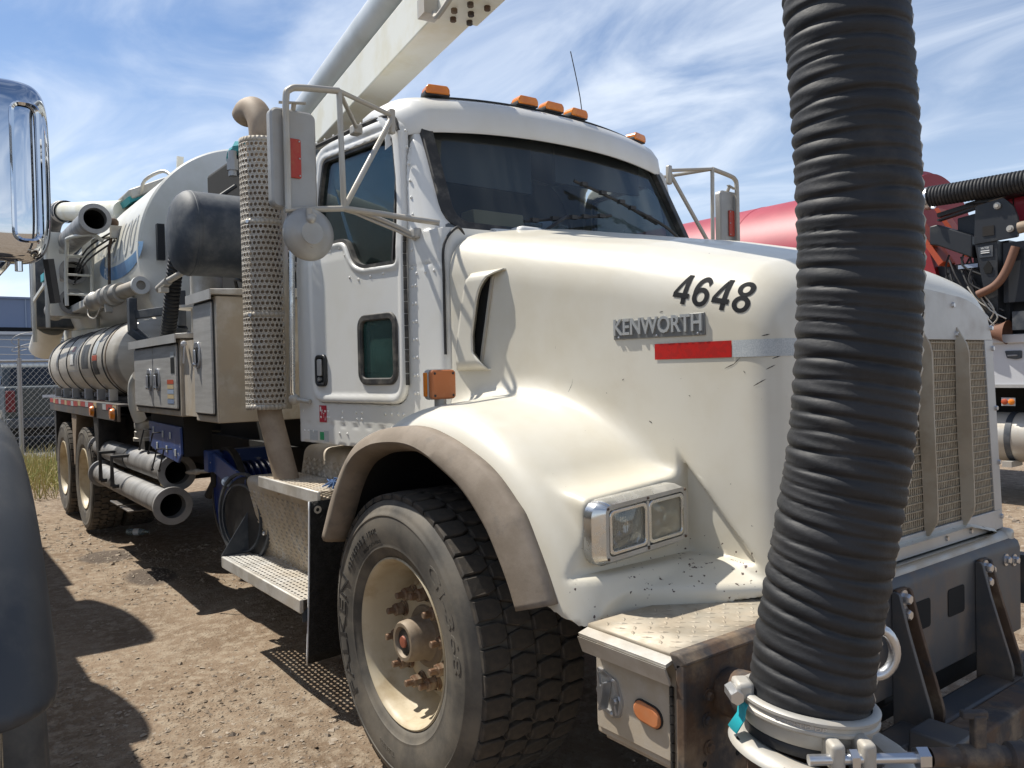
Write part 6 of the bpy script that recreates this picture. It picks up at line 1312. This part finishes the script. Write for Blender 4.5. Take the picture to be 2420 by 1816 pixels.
# turret
k_ = MB(); k_.prism(rpoly([(-1.20, 3.16), (-.93, 3.20), (-.84, 3.10), (-.80, 2.98), (-.80, 2.78), (-1.22, 2.76)], .02, 2), lambda a, b, h: (a, h, b), 6.42, 6.46); TU = rp_(k_, 'crane_turret', 'darksteel')
for x, z in ((-.985, 3.125), (-.865, 2.87)): k_ = MB(); k_.cyl((x, 6.40, z), (x, 6.42, z), .035, n=16); k_.cyl((x, 6.385, z), (x, 6.40, z), .022, n=6); rp_(k_, 'turret_pin', 'castalu', TU)
k_ = MB(); k_.box(-1.13, -1.02, 6.412, 6.419, 2.83, 2.93); rp_(k_, 'turret_slot', 'tubein', TU)
k_ = MB(); k_.prism([(-1.22, 2.77), (-1.00, 2.77), (-1.0, 1.95), (-1.08, 1.95)], lambda a, b, h: (a, h, b), 6.44, 6.60); k_.box(-1.30, -.95, 6.6, 7.2, 1.6, 2.78); rp_(k_, 'crane_column', 'darksteel', TU)
k_ = MB(); k_.prism([(-1.19, 2.73), (-1.04, 2.73), (-1.04, 2.61), (-1.17, 2.61)], lambda a, b, h: (a, h, b), 6.43, 6.438); rp_(k_, 'data_plate', 'silencer', TU)
v, f = text('VACTOR'); v = fit(v, -1.155, -1.075, 2.695, 2.718); k_ = MB(); k_.add([(p[0], 6.425, p[1]) for p in v], f); rp_(k_, 'plate_lettering', 'teethwhite', TU, smooth=0)
for z in (2.672, 2.652): k_ = MB(); k_.box(-1.155, -1.07, 6.424, 6.427, z, z + .010); rp_(k_, 'plate_line', 'teethwhite', TU)
k_ = MB(); k_.prism([(-1.135, 2.50), (-1.085, 2.57), (-1.045, 2.50), (-1.055, 2.44), (-1.115, 2.44)], lambda a, b, h: (a, h, b), 6.428, 6.436); rp_(k_, 'column_hole', 'darkin', TU)
k_ = MB(); k_.prism([(-1.68, 3.02), (-1.60, 3.03), (-1.24, 2.86), (-1.24, 2.62), (-1.60, 2.80), (-1.68, 2.82)], lambda a, b, h: (a, h, b), 6.42, 6.62); rp_(k_, 'crane_arm', 'darksteel', TU, bevel=.012)
k_ = MB(); k_.prism([(-1.48, 3.10), (-1.25, 3.13), (-1.22, 2.85), (-1.40, 2.88), (-1.48, 2.93)], lambda a, b, h: (a, h, b), 6.64, 6.85); rp_(k_, 'valve_block', 'darksteel', TU, bevel=.01)
k_ = MB(); k_.bar((-1.66, 6.6, 3.155), (-1.15, 6.6, 3.235), .08, .045); k_.bar((-1.66, 6.6, 3.10), (-1.15, 6.6, 3.19), .08, .02); rp_(k_, 'arm_rail', 'darksteel', TU)
k_ = MB(); k_.prism([(-1.35, 3.22), (-.6, 3.33), (-.6, 3.27), (-1.15, 3.2)], lambda a, b, h: (a, h, b), 6.5, 6.8); rp_(k_, 'boom_saddle', 'darksteel', TU)
k_ = MB(); k_.box(-1.04, -.55, 6.70, 7.0, 2.98, 3.235); rp_(k_, 'red_boom', 'redpaint', TU, bevel=.01); k_ = MB(); k_.box(-.945, -.935, 6.69, 6.699, 2.98, 3.235); rp_(k_, 'boom_joint', 'darkin', TU)
k_ = MB(); k_.box(-.96, -.55, 6.48, 6.52, 2.12, 2.74); rp_(k_, 'black_panel', 'darksteel', TU)
k_ = MB(); k_.cyl((-.80, 6.45, 2.87), (-.5, 6.45, 2.90), .06, n=16); rp_(k_, 'hydraulic_ram', 'tanpipe', TU)
corr([(-1.70, 6.45, 3.355), (-1.4, 6.45, 3.345), (-1.0, 6.45, 3.34), (-.6, 6.45, 3.335), (-.3, 6.45, 3.34)], .115, .036, .014, 24, name='ribbed_hose', m='hose', par=RT_)
k_ = MB(); k_.lathe([(.12, -.03), (.125, -.03), (.125, .03), (.12, .03)], (-1.70, 6.45, 3.335), (1, -.05, .1), 24); k_.cyl((-1.72, 6.33, 3.33), (-1.70, 6.33, 3.22), .02); rp_(k_, 'hose_band', 'zinc')
k_ = MB(); k_.tube(smoothpath([(-.82, 6.42, 2.68), (-.90, 6.40, 2.45), (-1.0, 6.38, 2.30), (-1.17, 6.38, 2.22)], 5), .042, 14); rp_(k_, 'brown_hose', 'brownhose')
k_ = MB()
for i in range(18):
    p0 = Vector((random.uniform(-1.55, -1.25), 6.48 + random.uniform(-.05, .1), random.uniform(2.35, 2.75))); k_.tube(smoothpath([p0, p0 + Vector((random.uniform(-.05, .15), -.03, -.18)), p0 + Vector((random.uniform(0, .5), 0, random.uniform(-.55, -.3)))], 4), .011, 5)
rp_(k_, 'hydraulic_lines', 'blackrub')
k_ = MB()
for i in range(7):
    p0 = Vector((random.uniform(-1.5, -1.0), 6.42, random.uniform(2.1, 2.4))); k_.tube(smoothpath([p0, p0 + Vector((.1, -.02, -.15)), p0 + Vector((random.uniform(.0, .3), 0, -.25))], 4), .008, 5)
rp_(k_, 'grey_lines', 'greyrail')
k_ = MB(); k_.box(-1.40, -1.20, 6.46, 6.47, 2.52, 2.56); rp_(k_, 'pale_label', 'bldgpale')
k_ = MB(); k_.box(-2.2, -.3, 6.70, 7.9, 1.25, 2.6); rp_(k_, 'engine_cabinet', 'darksteel')
k_ = MB(); k_.box(-.86, -.5, 6.42, 6.8, 1.83, 2.02); rp_(k_, 'battery_box', 'silencer')
k_ = MB(); k_.box(-2.6, .4, Y0, 7.6, 1.25, 1.78); TBX = rp_(k_, 'tool_box', 'offwhite', bevel=.01)
k_ = MB(); k_.box(-2.62, .42, Y0 - .03, 7.6, 1.70, 1.79); rp_(k_, 'tool_box_lid', 'offwhite', bevel=.008)
k_ = MB(); k_.box(-2.6, .4, Y0 - .012, Y0, 1.235, 1.27); rp_(k_, 'tool_box_sill', 'greyalu')
k_ = MB(); k_.prism(rpoly([(-.96, 1.62), (-.80, 1.62), (-.80, 1.54), (-.86, 1.53), (-.94, 1.545)], .01, 2), lambda a, b, h: (a, h, b), Y0 - .012, Y0 - .004); rp_(k_, 'tool_box_latch', 'silencer'); k_ = MB(); k_.bar((-.93, Y0 - .02, 1.57), (-.84, Y0 - .02, 1.572), .012, .015); rp_(k_, 'latch_lever', 'zinc')
k_ = MB(); k_.box(-1.01, -.88, 6.52, 6.53, 1.045, 1.13); rp_(k_, 'lamp_plate', 'reflwhite')
for x, m in ((-.978, 'orange'), (-.912, 'amber')): k_ = MB(); k_.lathe([(.031, 0), (.031, .010), (.02, .016), (.0005, .017)], (x, 6.52, 1.088), (0, -1, 0), 20); rp_(k_, 'marker_lamp', m)
k_ = MB(); k_.lathe([(.01, -2.4), (.2, -2.38), (.262, -2.32), (.262, .3)], (0, 6.80, .70), (1, 0, 0), 48); rp_(k_, 'fuel_tank', 'castalu', smooth=40)
for x in (-.97, -1.9): k_ = MB(); k_.lathe([(.264, -.03), (.27, -.03), (.27, .03), (.264, .03)], (x, 6.80, .70), (1, 0, 0), 40); rp_(k_, 'fuel_tank_strap', 'silencer')
k_ = MB(); k_.box(-1.01, -.92, 6.52, 6.8, .40, .46); rp_(k_, 'strap_foot', 'castalu')
k_ = MB(); k_.box(-10, 3.5, 7.2, 8.2, .55, 1.24); rp_(k_, 'chassis', 'chassis')
for x in (-7.6, -6.2, 2.6): k_ = MB(); k_.lathe([(.3, -.14), (.5, -.15), (.53, -.1), (.53, .1), (.5, .15), (.3, .14)], (x, 6.75, .53), (0, 1, 0), 40); rp_(k_, 'tyre', 'tyre'); 
k_ = MB(); k_.lathe([(.08, 0), (.09, .1), (.05, .16), (.11, .34), (.13, .36)], (-1.28, 6.46, 1.85), (1, 0, -.1), 14); tag(k_.build('leather_glove', 'brownhose', None), 'tan leather glove resting on the white tool box at the right', 'glove')
k_ = MB(); k_.box(.2, 2.0, 4.9, 5.05, .0, .09); tag(k_.build('timber_plank', 'tanpipe', None), 'weathered timber plank lying on gravel behind the bumper', 'plank')

# ================================================================== background at the left
BD = thing('warehouse', 'blue grey metal warehouse beyond the fence at the left', 'building', (-46, -6, 0))
k_ = MB(); k_.box(-60, -45, -60, 4.2, 0, 5.75); k_.build('upper_wall', 'bldgblue', BD)
k_ = MB(); k_.box(-45.0, -44.6, -60, 30, 0, 3.9); k_.build('lower_wall', 'bldgpale', BD)
k_ = MB(); k_.box(-45.0, -44.3, -60, 30, 3.9, 4.05); k_.build('canopy_edge', 'offwhite', BD)
k_ = MB(); k_.box(-45.02, -44.98, -60, 4.2, 4.05, 4.3); k_.build('dark_band', 'numblack', BD)  # black band along the wall above the canopy
for i in range(14): k_ = MB(); y = -8 + i * 2.6; k_.box(-44.59, -44.56, y, y + .05, 0, 3.9); k_.build('wall_seam', 'galv', BD)
for i in range(5): k_ = MB(); y = -9.5 + i * 2.9; k_.box(-44.99, -44.95, y, y + .05, 4.3, 5.75); k_.build('wall_seam', 'bldgpale', BD)
k_ = MB(); k_.box(-60, -44.9, -60, 4.3, 5.75, 5.85); k_.build('roof_edge', 'bldgblue', BD)
k_ = MB(); k_.box(-44.5, -15.9, -25, 12, -.05, -.008); tag(k_.build('asphalt_road', 'asphalt'), None, kind='structure')
# chain link fence
FX = -15.2
FN = thing('chain_link_fence', 'grey chain link fence with barbed wire behind the truck', 'fence', (FX, -1, 0))
for y in (-4.1, -.98, 2.1, 5.2):
    k_ = MB(); k_.cyl((FX, y, 0), (FX, y, 1.98), .04, n=14); k_.bar((FX, y, 1.95), (FX + .05, y, 2.35), .03, .02); k_.build('fence_post', 'galv', FN)
k_ = MB(); k_.cyl((FX, -6, 1.92), (FX, 6, 1.92), .024, n=10); k_.build('top_rail', 'galv', FN)
k_ = MB(); n_ = 0; pit = .10; z0, z1 = .03, 1.9
for i in range(int(8 / pit)):
    for s_ in (-1, 1):
        y0 = -4.6 + i * pit; y1 = y0 + s_ * (z1 - z0) * .85; k_.tube([(FX + .012 * s_, y0, z0), (FX + .012 * s_, y1, z1)], .0028, 3, cap=False)
stuff(k_.build('wire_mesh', 'galv', FN, smooth=0))
for z in (2.06, 2.2, 2.34): k_ = MB(); k_.tube([(FX + .02 + .1 * (z - 2), y, z + .02 * math.sin(y * 2)) for y in np.linspace(-6, 6, 40)], .006, 4); k_.build('barbed_wire', 'galv', FN)
k_ = MB(); k_.tube([(FX + .05, -.6 + .5 * math.cos(t_), 2.15 + .12 * math.sin(t_ * 1.3) + .02 * t_) for t_ in np.linspace(0, 14, 60)], .006, 4); k_.build('barbed_wire', 'galv', FN)
# pickup behind the fence, tail towards the yard
PK = thing('pickup_truck', 'grey pickup truck parked behind the chain link fence', 'pickup', (-19.5, .1, 0))
def pk(mb, name, m, par=None, **k): return mb.build(name, m, par or PK, **k)
px0, py0, py1 = -18.0, -1.02, .98
k_ = MB(); k_.prism(rpoly([(-18.0, .55), (-18.0, 1.28), (-18.05, 1.42), (-19.7, 1.42), (-20.0, 1.42), (-21.6, 1.40), (-23.3, 1.30), (-23.6, 1.1), (-23.6, .5)], [.05, .05, .05, .02, .02, .1, .15, .1, .1], 4), lambda a, b, h: (a, h, b), py0, py1); pk(k_, 'body', 'pickup', bevel=.06, seg=3)
k_ = MB(); k_.prism(rpoly([(-19.75, 1.40), (-19.95, 1.90), (-20.2, 1.97), (-21.4, 1.95), (-22.1, 1.40)], [.03, .1, .1, .15, .05], 4), lambda a, b, h: (a, h, b), py0 + .12, py1 - .12); pk(k_, 'cabin', 'pickup', bevel=.08, seg=3)
k_ = MB(); k_.add([(-19.755 - .0, py0 + .25, 1.45), (-19.755, py1 - .25, 1.45), (-19.93, py1 - .30, 1.86), (-19.93, py0 + .30, 1.86)], [(0, 1, 2, 3)]); pk(k_, 'rear_window', 'darkglass', smooth=0, solid=.02)
k_ = MB(); k_.add([(-19.95, py0 + .10, 1.47), (-21.8, py0 + .10, 1.47), (-21.35, py0 + .16, 1.88), (-20.1, py0 + .16, 1.88)], [(0, 1, 2, 3)]); pk(k_, 'side_window', 'darkglass', smooth=0, solid=.02)
k_ = MB(); k_.prism(rrect(py0 + .22, py1 - .22, .80, 1.38, .03), lambda a, b, h: (h, a, b), -18.0, -17.985); pk(k_, 'tailgate', 'pickup', bevel=.006)
k_ = MB(); k_.box(-17.99, -17.978, -.30, .28, 1.16, 1.22); pk(k_, 'tailgate_badge', 'offwhite')
for y in (py0 + .02, py1 - .20): k_ = MB(); k_.prism(rrect(y, y + .18, .86, 1.33, .03), lambda a, b, h: (h, a, b), -18.02, -17.97); pk(k_, 'tail_light', 'taillight', bevel=.01)
k_ = MB(); k_.box(-18.0, -17.82, py0 + .02, py1 - .02, .50, .72); pk(k_, 'rear_bumper', 'silencer', bevel=.03)
for x in (-19.0, -22.6):
    for y in (py0 - .01, py1 + .01):
        sg = -1 if y < 0 else 1; k_ = MB(); k_.lathe([(.22, -.02), (.36, -.03), (.40, .0), (.40, .2), (.36, .24)], (x, y, .40), (0, -sg, 0), 36); w_ = pk(k_, 'wheel', 'tyre', smooth=40); k_ = MB(); k_.lathe([(.23, -.02), (.20, .03), (.08, .01), (.001, .01)], (x, y, .40), (0, -sg, 0), 24); pk(k_, 'wheel_rim', 'chromedull', w_); k_ = MB(); k_.lathe([(.44, 0), (.47, .0), (.47, .02), (.44, .02)], (x, y - sg * -.012, .42), (0, -sg, 0), 36, ang=(R(-95), R(95)), ref=(0, 0, 1)); pk(k_, 'wheel_arch', 'blackrub')
k_ = MB(); k_.box(-23.4, -18.1, py0 + .05, py1 - .05, .30, .56); pk(k_, 'underbody', 'chassis')
# dry grass in front of the fence
GM = [mat('grass_dry', (.46, .39, .17), .9), mat('grass_green', (.26, .28, .08), .9)]
gv = {0: MB(), 1: MB()}
for _ in range(5200):
    x = random.uniform(-15.1, -9.4); y = random.uniform(-2.4, .3)
    if x > -10.2 and random.random() < .5: continue
    z = gz(x, y); h = random.uniform(.12, .42) * (.6 if random.random() < .5 else 1); a = random.random() * 6.28; w_ = .006; l_ = random.uniform(.02, .2); b = random.random() * 6.28
    mid = (x + l_ * .4 * math.cos(b), y + l_ * .4 * math.sin(b), z + h * .65); tip = (x + l_ * math.cos(b), y + l_ * math.sin(b), z + h)
    k = 0 if random.random() < .62 else 1; dx, dy = w_ * math.cos(a), w_ * math.sin(a)
    gv[k].add([(x - dx, y - dy, z), (x + dx, y + dy, z), (mid[0] + dx * .8, mid[1] + dy * .8, mid[2]), (mid[0] - dx * .8, mid[1] - dy * .8, mid[2]), tip], [(0, 1, 2, 3), (3, 2, 4)])
for k in (0, 1): tag(gv[k].build('dry_grass' if k == 0 else 'green_grass', GM[k], None, smooth=0), ('tall straw coloured dry grass in front of the fence', 'green grass blades mixed into the dry tufts')[k], 'grass', kind='stuff')
# bottle under the truck
k_ = MB(); k_.lathe([(.001, 0), (.03, .002), (.034, .02), (.034, .05), (.031, .06), (.034, .07), (.034, .15), (.030, .17), (.013, .205), (.013, .22), (.015, .222), (.015, .235), (.001, .236)], (-6.0, -.96, .02), (.68, .73, 0), 18); k_.build; bo = k_.build('plastic_bottle', 'bottleplastic', None); tag(bo, 'crushed clear plastic bottle lying on dirt beside the rear tyre', 'bottle')
k_ = MB(); k_.lathe([(.0345, .075), (.0345, .13)], (-6.0, -.96, .02), (.68, .73, 0), 18); k_.build('bottle_label', 'offwhite', bo)
